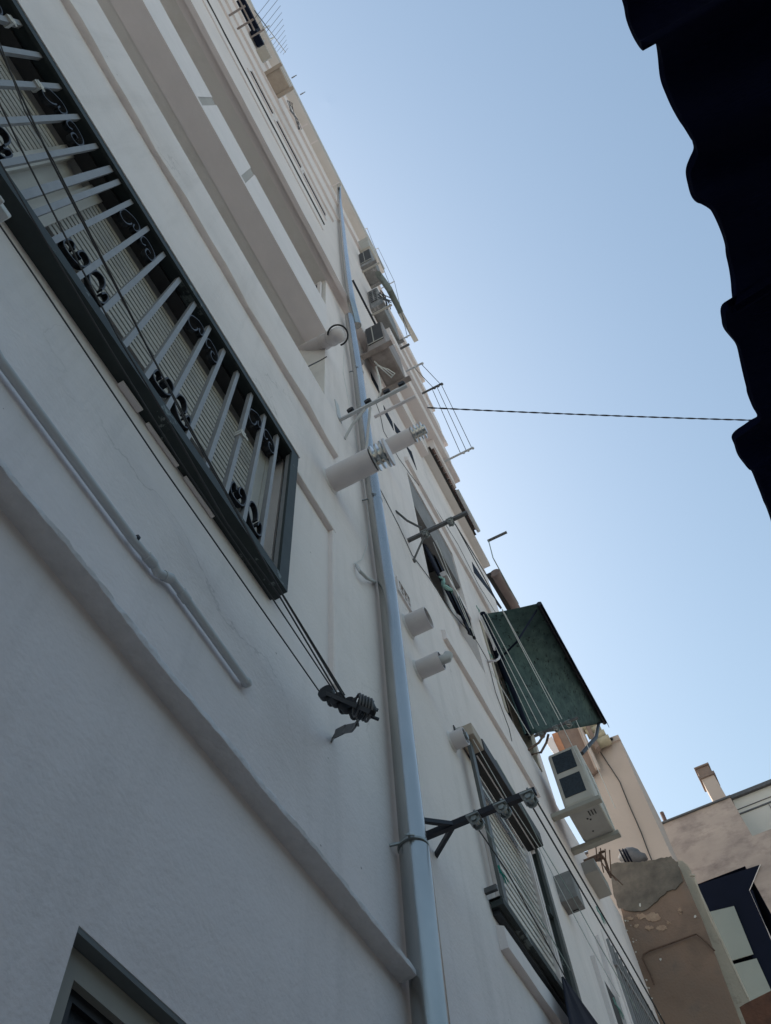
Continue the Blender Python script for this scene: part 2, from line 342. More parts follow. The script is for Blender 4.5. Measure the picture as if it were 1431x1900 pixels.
# string courses: (x0, x1, z, depth, height, x-end taper)
def course(x0, x1, z, dp, h, off=0.0, mt=STUC, wobble=.004, name='string_course', lip=False):
    mb = MB(); n = max(6, int((x1 - x0) / .09)); prev = None
    for i in range(n + 1):
        x = x0 + (x1 - x0) * i / n; wv = wobble * (math.sin(x * 7.3 + z) + .6 * math.sin(x * 17.1 + 2 * z)) + random.uniform(-.3, .3) * wobble
        row = [V(x, off - .02, z), V(x, off + dp + wv, z + wv * .5), V(x, off + dp + wv, z + h), V(x, off - .02, z + h + dp * .8)]
        if prev:
            for k in range(4): mb.q(prev[k], row[k], row[(k + 1) % 4], prev[(k + 1) % 4])
        else: mb.q(*row)
        prev = row
    mb.q(*prev)
    return mb.build(name, mt, bld, smooth=True)
def rough_ledge():
    mb = MB(); n = 240; prev = None; x0, x1 = -3.0, 2.045
    for i in range(n + 1):
        x = x0 + (x1 - x0) * i / n
        j = random.uniform(-.0015, .0015); k2 = random.uniform(-.002, .002)
        wv = .0028 * math.sin(x * 5) + .002 * math.sin(x * 13 + 1)
        row = [V(x, -.02, 3.036), V(x, .02, 3.036 + wv * .3), V(x, .050 + wv * .3, 3.037 + wv * .5), V(x, .056 + wv * .6 + j, 3.038 + wv * .7), V(x, .058 + wv * .6 + k2, 3.052 + j),
               V(x, .050 + j + k2, 3.066 + k2), V(x, .03, 3.075), V(x, -.02, 3.085)]
        if prev:
            for k in range(8): mb.q(prev[k], row[k], row[(k + 1) % 8], prev[(k + 1) % 8])
        else: mb.q(*row)
        prev = row
    mb.q(*prev)
    return mb.build('ledge', STUCR, bld, smooth=True)
rough_ledge()
course(3.27, 5.02, 6.165, .032, .10, wobble=.0015)
course(3.13, 4.75, 3.775, .036, .10, wobble=.0015)
course(3.27, 5.65, 9.30, .035, .09, wobble=.0015)
# shallow recess panel round the grilled window: raised plaster border
pn = MB()
pn.box(1.255, 1.66, .03, -.01, 5.07, 5.115); pn.box(1.628, 1.662, .028, -.01, 3.9, 5.075)
pn.build('plaster_band', STUC, bld, bevel=.008)
# upper storeys
WR = [(-.86, -.245, 14.62, 14.98, .10), (-.13, .58, 14.62, 14.98, .10), (.66, 1.345, 14.58, 14.90, .10)]
um = MB(); wall_mesh([(-4, 4.1, 11.10, 23.2), (4.1, 4.9, 11.45, 17.5)], [], .10, um)
um.q(V(-4, .1, 11.10), V(4.1, .1, 11.10), V(4.1, .0, 11.10), V(-4, .0, 11.10))
um.build('wall', PINKW, bld)
for x0, x1, z0, z1, dp in WR:
    wf = MB(); wf.box(x0, x1, .106, .05, z0, z1 + .16); wo_ = wf.build('window', DARKP, bld)
    f2 = MB(); f2.box(x0 - .03, x1 + .03, .118, .09, z0 - .10, z0); f2.box(x0 - .03, x0, .114, .09, z0, z1 + .12); f2.box(x1, x1 + .03, .114, .09, z0, z1 + .12); f2.box(x0, x1, .110, .09, z1 + .12, z1 + .15)
    f2.build('window_frame', TRIM, wo_)
    sh = MB(); sh.box(x0 - .02, x1 + .02, .122, .09, z1 + .14, z1 + .30); sh.build('shutter_box', TRIM, wo_)
course(-4, 1.94, 11.06, .035, .05, .10, TRIM, .001)
course(-4, 1.90, 11.17, .022, .12, .10, TRIM, .001)
course(-4, 1.30, 12.95, .014, .5, .10, PINKW, .001)
course(-4, 1.32, 13.62, .020, .03, .10, DARKR, .0005, 'painted_shadow_line')  # raised dark strip, paints in the shadow line along the ledge
course(-4, 1.6, 15.9, .03, .10, .10, PINKW, .002)
course(-4, 1.9, 17.6, .04, .10, .10, PINKW, .002)
course(-4, 4.1, 20.2, .05, .15, .10, PINKW, .002)
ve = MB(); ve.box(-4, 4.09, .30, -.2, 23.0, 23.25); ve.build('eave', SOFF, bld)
gt = MB(); gt.tube([V(-4, .30, 23.2), V(4.05, .30, 23.2)], .05, 10); gt.build('gutter', PVCD, bld, smooth=True)
# stacked mouldings that end at the corner, on a corner pilaster
pil = MB(); pil.box(4.2, 4.88, .19, .05, 11.46, 17.4); pil.build('corner_pilaster', PINKW, bld)
for z, o, h in ((11.75, .26, .1), (12.3, .235, .3), (13.0, .27, .08), (13.6, .24, .45), (14.5, .26, .1), (15.1, .23, .5), (16.2, .26, .12), (16.9, .24, .4)):
    mb = MB(); mb.box(3.15 if z < 13.8 else 3.62, 4.92 + random.uniform(-.03, .06), o, .0, z, z + h); mb.build('string_course', PINKW if h > .09 else TRIM, bld, bevel=.01)
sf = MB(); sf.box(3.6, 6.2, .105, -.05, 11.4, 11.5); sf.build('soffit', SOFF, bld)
slat = MB()
for k in range(6): slat.tube([at(757 + 2.2 * k, 722 - .6 * k, .11), at(814 + 2.2 * k, 850 - .6 * k, .11)], .007, 6)
slat.build('slatted_vent', CONC, bld)
tl = MB(); x = 4.25
while x < 5.6:
    tl.tube([V(x, .165, 11.46), V(x, -.1, 11.60)], [.045, .04], 10); x += .10
tl.build('roof_tile', TILE, bld, smooth=True)
tu = MB(); tu.box(4.15, 5.65, .135, .106, 11.415, 11.44); tu.build('roof_board', BRONZE, bld)
g2 = MB(); g2.tube([V(4.9, .185, 11.42), V(5.62, .185, 11.42)], .026, 12); g2.build('gutter', PVCD, bld, smooth=True)
# next canopy further along
A, B = at(922, 1062, .30), at(962, 1128, .30)
tl = MB(); tl.tube([A + Vector((0, .02, 0)), B + Vector((.4, .02, 0))], .055, 14); tl.tube([A + Vector((-.01, .02, 0)), A + Vector((.02, .02, 0))], .062, 14)
tl.build('eave_roll', ROLL, bld, smooth=True)
sb = MB(); sb.beam(A + Vector((-.02, .09, .0)), B + Vector((.6, .09, .0)), .05, .04); sb.build('roof_board', BRONZE, bld)
# low window at the bottom
def frame_rect(mb, x0, x1, z0, z1, o0, o1, wd):
    mb.box(x0, x0 + wd, o0, o1, z0, z1); mb.box(x1 - wd, x1, o0, o1, z0, z1)
    mb.box(x0 + wd, x1 - wd, o0, o1, z0, z0 + wd); mb.box(x0 + wd, x1 - wd, o0, o1, z1 - wd, z1)
lw = MB(); frame_rect(lw, .829, 3.19, 1.11, 2.45, -.025, -.058, .042); lwo = lw.build('window', BEIGE, bld)
lin_ = MB(); lin_.box(.826, 3.2, -.001, -.06, 2.452, 2.4615); lin_.build('dark_lintel_strip', LINTEL_SHADE, bld)  # dark slate strip paints in the shade under the window head
lg = MB(); lg.box(.87, 3.14, -.052, -.057, 1.16, 2.415); lg.build('insect_screen', MESH, lwo)
l2 = MB(); frame_rect(l2, .873, 3.13, 1.17, 2.413, -.040, -.052, .022); l2.build('screen_frame', BLACK, lwo)

# ------------------------------------------------------------------ grilled window: shutters
def shutter(x0, x1, z0, z1, o, mt, parent, pitch=.042):
    s = MB(); z = z0
    while z < z1 - .01:
        s.hexa([V(x0, o + .003, z), V(x1, o + .003, z), V(x1, o + .007, z + pitch * .35), V(x0, o + .007, z + pitch * .35)], [V(x0, o - .01, z), V(x1, o - .01, z), V(x1, o - .01, z + pitch * .35), V(x0, o - .01, z + pitch * .35)])
        s.hexa([V(x0, o + .007, z + pitch * .35), V(x1, o + .007, z + pitch * .35), V(x1, o, z + pitch * .74), V(x0, o, z + pitch * .74)], [V(x0, o - .01, z + pitch * .35), V(x1, o - .01, z + pitch * .35), V(x1, o - .01, z + pitch * .74), V(x0, o - .01, z + pitch * .74)])
        z += pitch
    return s.build('roller_shutter', mt, parent)
w1 = MB(); w1.box(-2.6, 1.19, -.150, -.156, 4.02, 5.12); w1o = w1.build('window', BLACK, bld)
for x0, x1 in ((-2.4, -.30), (-.10, 1.09)):
    s = shutter(x0, x1, 4.40, 5.03, -.075, CREAM, w1o, .042)
tr = MB()
tr.box(-2.5, 1.1, -.04, -.11, 5.06, 5.10)
for x in (-.33, 1.09): tr.box(x, x + .05, -.055, -.145, 4.05, 5.05)
tr.box(-.17, -.10, -.055, -.145, 4.05, 5.05); tr.box(-.28, -.17, -.09, -.145, 4.05, 5.05)
tr.box(1.14, 1.19, -.05, -.14, 4.03, 5.11)
tr.build('window_frame', CREAM, w1o)
dk = MB(); dk.box(-2.6, 1.19, -.0, -.06, 5.05, 5.115); dk.build('dark_lintel_strip', DARKR, w1o)

# ------------------------------------------------------------------ the iron grille (a thing of its own, bolted over the window)
gr = thing('window_grille', 'dark slate iron window grille with grey bars and black scrolls over the shuttered window', 'grille', (0, D, 3.9))
GZ0, GZ1, GX1, GO = 3.935, 5.05, 1.212, .055
f = MB()
f.box(-2.2, GX1, GO + .005, 0.0, GZ0 - .014, GZ0 + .004)          # flat underside tray
f.box(-2.2, GX1, GO + .012, GO - .002, GZ0 - .015, GZ0 + .035)   # front bottom flange
f.box(-2.2, GX1, GO + .012, GO - .002, GZ1 - .02, GZ1 + .035)
f.box(-2.2, GX1, GO, .0, GZ1 + .02, GZ1 + .036)
f.box(GX1, GX1 + .012, GO + .012, 0, GZ0 - .015, GZ1 + .036)
f.box(GX1 - .045, GX1, GO + .012, GO + .0, GZ0 + .035, GZ1 - .02)
f.box(-2.2, GX1, .022, .0, GZ1 + .036, GZ1 + .10)                 # dark head plate on the wall
f.box(1.214, 1.25, .022, .0, GZ0 + .02, GZ1 + .10)
f.box(-2.2, 1.2, .02, .0, GZ0 + .02, GZ0 + .06)
f.build('frame', SLATE, gr)
wl = MB(); wl.box(-2.2, GX1 + .02, GO + .016, GO + .009, GZ1 + .036, GZ1 + .045); wl.box(.36, .46, .022, .002, GZ0 - .03, GZ0 - .022); wl.box(.50, .66, .014, .002, GZ0 - .03, GZ0 - .024); wl.box(.70, .86, .014, .002, GZ0 - .03, GZ0 - .024)
wl.build('pale_flange', TRIM, gr)
bar_src = None
bx = []
for k in range(-9, 13):
    x = -.160 + .112 * k
    if k == 0: bx += [(x - .022, .026), (x + .03, .020)]
    else: bx.append((x, .0195))
for i, (x, wd) in enumerate(bx):
    if i == 0:
        b = MB(); b.box(-.011, .011, .0, -.022, 0, GZ1 - GZ0 - .05)
        me = b
    o = MB(); o.box(x - wd / 2, x + wd / 2, GO - .004, GO - .024, GZ0 + .03, GZ1 - .015); o.build('bar', BARP, gr)
def crom(P_, k=5):
    o = []
    for i in range(1, len(P_) - 2):
        p0, p1, p2, p3 = P_[i - 1:i + 3]
        for j in range(k):
            t_ = j / k; o.append(tuple(.5 * (2 * p1[c] + (p2[c] - p0[c]) * t_ + (2 * p0[c] - 5 * p1[c] + 4 * p2[c] - p3[c]) * t_ ** 2 + (3 * p1[c] - p0[c] - 3 * p2[c] + p3[c]) * t_ ** 3) for c in (0, 1)))
    return o
SCR = ([(-.012, .222), (-.022, .247), (-.036, .243), (-.043, .217), (-.043, .183), (-.027, .160), (-.001, .160), (.028, .175), (.044, .212), (.044, .262), (.026, .285), (.006, .278), (.0, .243), (.006, .223), (.020, .225)],
       [(.010, .222), (.010, .246), (.002, .281), (-.015, .300), (-.035, .290), (-.045, .262), (-.045, .210), (-.028, .175), (.002, .145), (.030, .147), (.044, .178), (.040, .228), (.024, .233), (.018, .200)])
def scroll(cx, cz, flip, parent, kind):
    """flat iron scroll lying across one bay, its two ends curled in"""
    pts = crom([SCR[kind][0]] + SCR[kind] + [SCR[kind][-1]] * 2, 4)
    mb = MB()
    P3 = [V(cx + x, GO - .014, cz + flip * z) for x, z in pts]
    n_ = len(P3); rg = []
    for i, p in enumerate(P3):
        d = (P3[min(n_ - 1, i + 1)] - P3[max(0, i - 1)]).normalized(); nn = d.cross(Vector((0, 1, 0))) * .0030; yy = Vector((0, .010, 0))
        rg.append([p - nn - yy, p + nn - yy, p + nn + yy, p - nn + yy])
    for a, b in zip(rg[:-1], rg[1:]):
        for k in range(4): mb.q(a[k], b[k], b[(k + 1) % 4], a[(k + 1) % 4])
    mb.q(*rg[0]); mb.q(*reversed(rg[-1]))
    return mb.build('scroll', BLACK, parent)
for k in (-6, -2, 2, 6, 10):
    for s_ in (-.5, .5):
        x = -.160 + .112 * (k + s_)
        scroll(x, GZ0 - .03, 1, gr, 0 if s_ < 0 else 1); scroll(x, GZ1 + .02, -1, gr, 1 if s_ < 0 else 0)
# tape and knots tied on the bars, a small plastic clip
for q in ((68, 163, 54), (18, 45, 60), (440, 800, 30)):
    p = at(q[0], q[1], GO - .012); mb = MB(); xb = min((b_[0] for b_ in bx), key=lambda v_: abs(v_ - p.x))
    for k in range(4):
        z_ = p.z - .018 + .010 * k; w_ = .0128 + random.uniform(0, .002); mb.hexa([V(xb - w_, GO + .002 + random.uniform(0, .004), z_), V(xb + w_, GO + .002 + random.uniform(0, .004), z_ + .004), V(xb + w_, GO - .03, z_ + .004), V(xb - w_, GO - .03, z_)],
            [V(xb - w_, GO + .003, z_ + .010), V(xb + w_, GO + .004, z_ + .014), V(xb + w_, GO - .03, z_ + .014), V(xb - w_, GO - .03, z_ + .010)])
    mb.hexa([V(xb, GO + .002, p.z), V(xb + .02, GO + .008, p.z - .02), V(xb + .03, GO + .006, p.z - .015)], [V(xb, GO + .006, p.z + .006), V(xb + .02, GO + .012, p.z - .012), V(xb + .03, GO + .01, p.z - .008)])
    tag(mb.build('tape_knot', PLAST, smooth=True), {68: 'white tape knot wrapped on the third grille bar from the top', 18: 'white tape wrapped on the topmost grille bar', 440: 'grey tape wrapped round a bar near the grille right end'}[q[0]], 'tape', 'tape knots tied to the grille bars')
p = at(12, 385, .10); mb = MB(); mb.box(p.x - .022, p.x + .022, .095, .06, p.z - .012, p.z + .014); mb.box(p.x - .03, p.x - .01, .11, .055, p.z - .02, p.z - .008)
tag(mb.build('plastic_clip', PLAST, bevel=.004), 'small white plastic clip on the grille bottom tray', 'clip')

# ------------------------------------------------------------------ clothes lines across the grille and their pulley bracket
def wire(name, pts, r, mt, label, cat='clothes line', group=None, sag=0.0, seg=14):
    out = []
    pts = [Vector(p) for p in pts]
    for a, b in zip(pts[:-1], pts[1:]):
        for i in range(seg):
            t = i / seg; q = a.lerp(b, t); q.z -= sag * 4 * t * (1 - t); out.append(q)
    out.append(pts[-1]); mb = MB(); mb.tube(out, r, 6); o = mb.build(name, mt, None, smooth=True)
    return tag(o, label, cat, group)
GRP = 'clothes lines along the white facade'
wire('clothes_line', [at(592, 1282, .09), at(480, 1122, .09), at(297, 860, .085), at(60, 506, .085), at(-60, 330, .085)], .0022, WIRE, 'lowest dark clothes line running just under the window grille', group=GRP)
wire('clothes_line', [at(628, 1290, .16), at(520, 1108, .14), at(420, 970, .13), at(301, 761, .125), at(220, 627, .12), at(154, 503, .12), at(51, 300, .12), at(-30, 130, .12)], .0026, WIRE, 'dark clothes line crossing the lower scrolls of the grille', group=GRP)
wire('clothes_line', [at(645, 1305, .18), at(526, 1106, .16), at(351, 789, .14), at(283, 662, .14), at(230, 560, .14), at(155, 415, .14), at(96, 300, .14), at(-10, 70, .14)], .0030, WIRE, 'thick dark clothes line slanting across the middle of the grille', group=GRP)
wire('clothes_line', [at(640, 1290, .19), at(522, 1098, .17), at(348, 790, .155), at(100, 300, .15), at(46, 206, .15), at(0, 80, .15)], .0020, WIRE, 'thin clothes line doubled above the thick one across the grille', group=GRP)
wire('clothes_line', [at(618, 1280, .13), at(504, 1108, .11), at(330, 850, .105), at(200, 640, .105), at(60, 405, .105), at(-40, 230, .105)], .0022, WIRE, 'clothes line lying along the bottom flange of the grille', group=GRP)
pk = thing('pulley_bracket', 'black four wheel clothes line pulley bracket left of the downpipe', 'bracket', at(622, 1370, 0))
s = MB(); pts = [at(618, 1372, .0), at(622, 1362, .05), at(640, 1353, .10), at(656, 1350, .15), at(664, 1340, .19), at(662, 1330, .20)]
for a, b in zip(pts[:-1], pts[1:]): s.beam(a, b, .030, .006, up=(1, 0, .3))
s.build('strap', IRON, pk)
ar = MB(); ar.beam(at(596, 1282, .06), at(690, 1322, .30), .012, .012); ar.build('arm', BLACK, pk)
for (x, y, o), rr in (((606, 1286, .09), .026), ((627, 1299, .14), .024), ((647, 1309, .18), .026)):
    c = at(x, y, o); wpl = MB()
    wpl.tube([c + Vector((-.010, 0, 0)), c + Vector((.010, 0, 0))], rr, 16)
    wpl.beam(c + Vector((0, 0, .012)), c + Vector((.004, -.012, -.050)), .012, .018, up=(0, 1, 0)); wpl.ball(c + Vector((.004, -.014, -.052)), .012, 7)
    wpl.build('pulley', BLACK, pk, smooth=True)
c = at(674, 1314, .25); dr = MB(); dr.tube([c + Vector((-.015, .012, .006)), c + Vector((.014, -.014, -.006))], .031, 18); dr.tube([c + Vector((.014, -.014, -.006)), c + Vector((.026, -.026, -.011))], [.028, .012], 12)
dr.beam(c + Vector((.0, .0, .022)), c + Vector((.035, -.03, .008)), .007, .007); dr.beam(c + Vector((.0, .0, -.022)), c + Vector((.035, -.03, -.03)), .007, .007); dr.beam(c, c + Vector((-.01, .005, -.045)), .018, .008)
dr.build('reel', BLACK, pk, smooth=True)
co = MB()
for k in range(5):
    p = [c + Vector((-.014 + .006 * k, .012 - .006 * k, .006 - .003 * k)) + Vector((.022 * math.cos(t * .5236), .024 * math.cos(t * .5236), .033 * math.sin(t * .5236))) for t in range(12)]
    co.tube(p, .0032, 6, closed=True)
co.tube([c + Vector((-.02, .02, .03)), c + Vector((-.005, .005, .05)), c + Vector((.012, -.008, .046)), c + Vector((.016, -.012, .025))], .0032, 6)
co.build('cord_coil', IRON, pk, smooth=True)

# ------------------------------------------------------------------ pipes
hp = thing('wall_pipe', 'thin grey painted water pipe running along the wall below the grille', 'pipe', at(0, 660, 0))
t = MB(); pts = [at(-120, 455, .02), at(0, 668, .02), at(248, 1003, .02), at(272, 1032, .02), at(286, 1048, .019), at(292, 1062, .018), at(304, 1068, .018), at(318, 1074, .02), at(336, 1098, .02), at(455, 1264, .02), at(460, 1270, -.01)]
t.tube(pts, .0115, 14); t.build('pipe', PVCD, hp, smooth=True)
for a, b in ((3, 4), (6, 7), (8, 9)):
    t = MB(); d = (pts[b] - pts[a]).normalized(); t.tube([pts[a], pts[a] + d * .03], .0138, 14)
    if a == 8: t.ball(at(457, 1266, .018), .0150, 12)
    t.build('elbow', PVCD, hp, smooth=True)
t = MB(); c = at(250, 1001, .02); d = (pts[2] - pts[1]).normalized(); t.tube([c - d * .004, c + d * .004], .015, 14); t.build('clip', BLACK, hp)

dp = thing('downpipe', 'tall galvanised steel rain downpipe on the white facade', 'downpipe', (2.13, D - .06, 0))
t = MB(); lo = [V(2.10, .065, .2), at(800, 1900, .065), at(768, 1570, .065)]
t.tube(lo, .0525, 28); t.build('lower_section', GALV, dp, smooth=True)
t = MB(); mid = [at(768, 1575, .065), at(720, 1100, .065), at(684, 850, .07), at(664, 690, .072), at(648, 588, .085)]
def dense(pts, k=8):
    o = []
    for a, b in zip(pts[:-1], pts[1:]): o += [a.lerp(b, i / k) for i in range(k)]
    return o + [pts[-1]]
t.tube(dense(mid), .0475, 28); t.build('middle_section', GALV, dp, smooth=True)
t = MB(); up = [at(663, 604, .13), at(652, 560, .16), at(646, 520, .165), at(640, 470, .17), at(633, 400, .17), at(630, 372, .17), at(629, 350, .25), at(629, 343, .30)]
t.tube(dense(up, 4), .047, 22); t.build('upper_section', GALV, dp, smooth=True)
for (x, y, o, r) in ((767, 1573, .065, .0545), (696, 931, .068, .0492), (665, 692, .072, .0492)):
    cl = MB(); c = at(x, y, o); cl.tube([c + Vector((0, 0, -.004)), c + Vector((0, 0, .004))], r, 26)
    cl.beam(c + Vector((-r * .9, -.01, 0)), c + Vector((-r - .014, -.016, 0)), .008, .010); cl.tube([c + Vector((-r * .95, -.03, 0)), c + Vector((-r - .016, -.004, .0))], .0035, 6)
    cl.beam(c + Vector((-r * .8, .03, 0)), V(c.x - r * .8 - .008, 0, c.z), .008, .008)
    cl.build('pipe_clamp', GALVD, dp)
# small conduit loop and thin cable beside the downpipe
t = MB(); t.tube([at(661, 1048, .01), at(668, 1060, .03), at(680, 1072, .035), at(694, 1079, .02), at(697, 1081, -.01)], .009, 10)
tag(t.build('conduit', PVCD, None, smooth=True), 'short grey conduit bent out of the wall left of the downpipe', 'conduit')
wire('wall_cable', [at(657, 1046, .006), at(672, 1038, .006), at(682, 1010, .006), at(684, 960, .006), at(672, 880, .006), at(660, 810, .006), at(650, 760, .006), at(637, 690, .006), at(640, 640, .006), at(634, 590, .006)], .0018, WIREW, 'thin pale cable stapled to the wall left of the downpipe', 'cable')
wire('wall_cable', [at(704, 905, .006), at(740, 975, .006), at(765, 1030, .006), at(795, 1070, .006), at(838, 1135, .006), at(885, 1190, .006), at(905, 1225, .006), at(920, 1285, .006), at(945, 1352, .006), at(950, 1375, .006)], .003, WIRE, 'dark cable stapled to the wall from the downpipe past the upper window', 'cable')
wire('wall_cable', [at(697, 745, .006), at(706, 770, .006), at(712, 800, .006), at(740, 850, .006), at(760, 878, .006), at(800, 930, .006), at(850, 1010, .006), at(888, 1085, .006), at(925, 1145, .006)], .003, WIRE, 'dark cable running above the upper window towards the green awning', 'cable')

# ------------------------------------------------------------------ vent pipes through the wall
def louvre(mb, a, d, r, n=3):
    for k in range(n):
        c = a + d * (.016 + .030 * k); mb.tube([c, c + d * .010], r * (1.08 if k < n - 1 else 1.14), 24)
        mb.tube([c + d * .010, c + d * .030], r * .62, 12)
N_ = Vector((0, -1, 0))
v1 = thing('vent_pipe', 'thick white flue pipe with ringed steel cowl crossing the downpipe', 'flue', at(612, 893, 0), 'vent pipes through the white facade')
p = at(612, 893, 0); t = MB(); t.hollow(p - N_ * .05, p + N_ * .272, .072); t.build('tube', PVC, v1, smooth=True)
t = MB(); louvre(t, p + N_ * .265, N_, .070); t.build('cowl', STEEL, v1, smooth=True)
t = MB(); c = p + N_ * .36; t.tube([c, c + N_ * .012], .082, 26); t.build('cap', PVC, v1, smooth=True)
v2 = thing('vent_pipe', 'upper white flue pipe with steel ringed cowl right of the downpipe', 'flue', at(705, 838, 0), 'vent pipes through the white facade')
p = at(705, 838, 0); t = MB(); t.hollow(p - N_ * .05, p + N_ * .315, .072); t.build('tube', PVC, v2, smooth=True)
t = MB(); louvre(t, p + N_ * .305, N_, .070, 4); t.build('cowl', STEEL, v2, smooth=True)
v3 = thing('vent_pipe', 'short wide grey vent tube with open end beside the small wall grid', 'vent', at(757, 1163, 0), 'vent pipes through the white facade')
p = at(757, 1163, 0); t = MB(); t.hollow(p - N_ * .05, p + N_ * .135, .068); t.build('tube', PVC, v3, smooth=True)
t = MB(); t.tube([p + N_ * .09, p + N_ * .095], .06, 20); t.build('dark_mouth', BLACK, v3)
v4 = thing('vent_pipe', 'white vent tube with a grey elbow poking out of its mouth', 'vent', at(775, 1245, 0), 'vent pipes through the white facade')
p = at(775, 1245, 0); t = MB(); t.hollow(p - N_ * .05, p + N_ * .145, .054); t.build('tube', PVC, v4, smooth=True)
t = MB(); t.tube([p + N_ * .125, p + N_ * .130], .0475, 20); t.build('dark_mouth', BLACK, v4)  # black disc stands for the shade inside the tube mouth
t = MB(); t.tube([p + N_ * .07, p + N_ * .15, p + N_ * .175 + Vector((.008, 0, .008)), p + N_ * .185 + Vector((.012, 0, .035))], [.027, .027, .028, .027], 18); t.build('elbow', PVCD, v4, smooth=True)
v5 = thing('vent_pipe', 'stubby white vent tube beside the top corner of the shutter window', 'vent', at(838, 1377, 0), 'vent pipes through the white facade')
p = at(838, 1377, 0); t = MB(); t.hollow(p - N_ * .05, p + N_ * .085, .050); t.build('tube', PVC, v5, smooth=True)
t = MB(); t.tube([p + N_ * .05, p + N_ * .095], .022, 12); t.build('inner_pipe', GALVD, v5, smooth=True)
wd = MB(); pw = at(843, 1350, 0); wd.box(pw.x - .02, pw.x + .06, .006, -.02, pw.z - .08, pw.z + .0); wd.cur = 1; wd.box(pw.x + .0, pw.x + .07, .035, .006, pw.z - .05, pw.z - .01)
tag(wd.build('wall_hatch', [DARKR, PLAST]), 'small open wall hatch with white lid above the stubby vent', 'hatch')
for o_, q_, rr_ in ((v1, (612, 893), .078), (v2, (705, 838), .078), (v3, (757, 1163), .075), (v4, (775, 1245), .060), (v5, (838, 1377), .056)):
    p = at(q_[0], q_[1], 0); t = MB(); t.tube([p, p + N_ * .004, p + N_ * .011], [rr_ * 1.10, rr_ * 1.06, rr_ * .95], 26); t.build('mortar_ring', STUCR, o_, smooth=True)
# pale wall grid
gd = thing('vent_grid', 'small square brown vent grid in a white frame above the short vents', 'vent grid', at(750, 1100, 0))
a, b = at(737, 1078, .01), at(764, 1128, .01)
t = MB(); frame_rect(t, a.x, b.x, a.z - .10, a.z + .06, .014, -.01, .018); t.build('frame', TRIM, gd)
t = MB(); t.box(a.x + .01, b.x - .01, .003, -.005, a.z - .09, a.z + .05); t.build('backing', BRWN, gd)
t = MB()
for k in range(1, 4): xx = a.x + (b.x - a.x) * k / 4; t.box(xx - .004, xx + .004, .010, .002, a.z - .09, a.z + .05)
t.box(a.x + .01, b.x - .01, .009, .002, a.z - .025, a.z - .017); t.build('grid', TRIM, gd)
# fat pipe leaving the first gallery
lp = thing('vent_pipe', 'fat cream flue pipe leaving the gallery with a black ring at its bend', 'flue', at(560, 655, -.35), 'vent pipes through the white facade')
p0, p1 = at(556, 656, -.30), at(627, 622, .17)
t = MB(); t.tube([p0, p0.lerp(p1, .5), p1], .064, 26); t.ball(p1, .064, 18); t.build('tube', PVC, lp, smooth=True)
t = MB(); d = (p1 - p0).normalized(); q = p0.lerp(p1, .66); t.tube([q, q + d * .03], .070, 26); q = p0.lerp(p1, .86); t.tube([q, q + d * .02], .069, 26); t.build('collar', PVC, lp, smooth=True)
t = MB(); u = d.orthogonal().normalized(); w_ = d.cross(u); c = p1 + d * .0
vd = (CAM - c).normalized(); e1 = (Vector((0, 0, 1)) - vd * vd.z).normalized(); e2 = vd.cross(Vector((0, 0, 1))).normalized()
up_ = RW.transposed() @ Vector((0, -1, 0)); up_ = (up_ - vd * up_.dot(vd)).normalized(); rt_ = up_.cross(vd)
t.tube([c + (rt_ * math.cos(a_) + up_ * math.sin(a_)) * .080 for a_ in [math.radians(-75 + 255 * k / 26) for k in range(27)]], .0075, 8); t.build('gasket', BLACK, lp, smooth=True)
wire('wall_cable', [at(572, 680, -.05), at(596, 668, .0), at(606, 662, .06)], .005, WIRE, 'short dark cable under the fat flue pipe at the gallery end', 'cable')

# ------------------------------------------------------------------ clothes line brackets
def bracket(name, label, x, L, z, mt, pulleys, sz=.03, legs=True, pm=GALVD, group='clothes line brackets on the facade', o0=0.0):
    b = thing(name, label, 'bracket', V(x, o0, z), group)
    t = MB(); t.beam(V(x, o0 - .005, z), V(x, L, z), sz * .85, sz); t.build('arm', mt, b)
    if legs:
        t = MB()
        for s_ in (-1, 1):
            t.beam(V(x, o0 + (L - o0) * .28, z), V(x + s_ * .12, o0 - .005, z), sz * .6, sz * .7)
        t.build('strut', mt, b)
    for k in pulleys:
        c = V(x, o0 + (L - o0) * k, z - sz * .5 - .018); t = MB()
        t.tube([c + Vector((-.022, 0, 0)), c + Vector((-.016, 0, 0))], .021, 14); t.tube([c + Vector((.016, 0, 0)), c + Vector((.022, 0, 0))], .021, 14)
        t.tube([c + Vector((-.03, 0, 0)), c + Vector((.03, 0, 0))], .012, 12); t.box(c.x - .036, c.x + .036, D - c.y - .006 + .028, D - c.y - .006 - .022, z - sz * .5 - .008, z - sz * .5)
        t.beam(V(c.x, D - c.y, z), V(c.x, D - c.y, z + sz * .5 + .014), .008, .008)
        t.build('pulley', pm, b, smooth=True)
    return b
k1 = bracket('line_bracket', 'navy square tube bracket with three galvanised pulleys over the shutter window', 2.383, .474, 3.803, NAVYI, (.47, .71, .94), .026)
k2 = bracket('line_bracket', 'grey iron bracket reaching across the upper window', 2.879, .50, 6.964, IRON, (.30, .72), .030, False, GALVD)
t = MB(); t.tube([V(2.70, 0, 7.16), V(2.79, .05, 7.10), V(2.86, .13, 7.02)], .009, 8); t.tube([V(2.92, 0, 6.72), V(2.90, .07, 6.83), V(2.88, .14, 6.93)], .008, 8); t.ball(V(2.92, .005, 6.72), .018, 8); t.build('strut', IRON, k2, smooth=True)
k3 = bracket('line_bracket', 'pale steel bracket with black pulleys crossing the downpipe below the brown unit', 1.791, .536, 7.005, PVCD, (), .026, False)
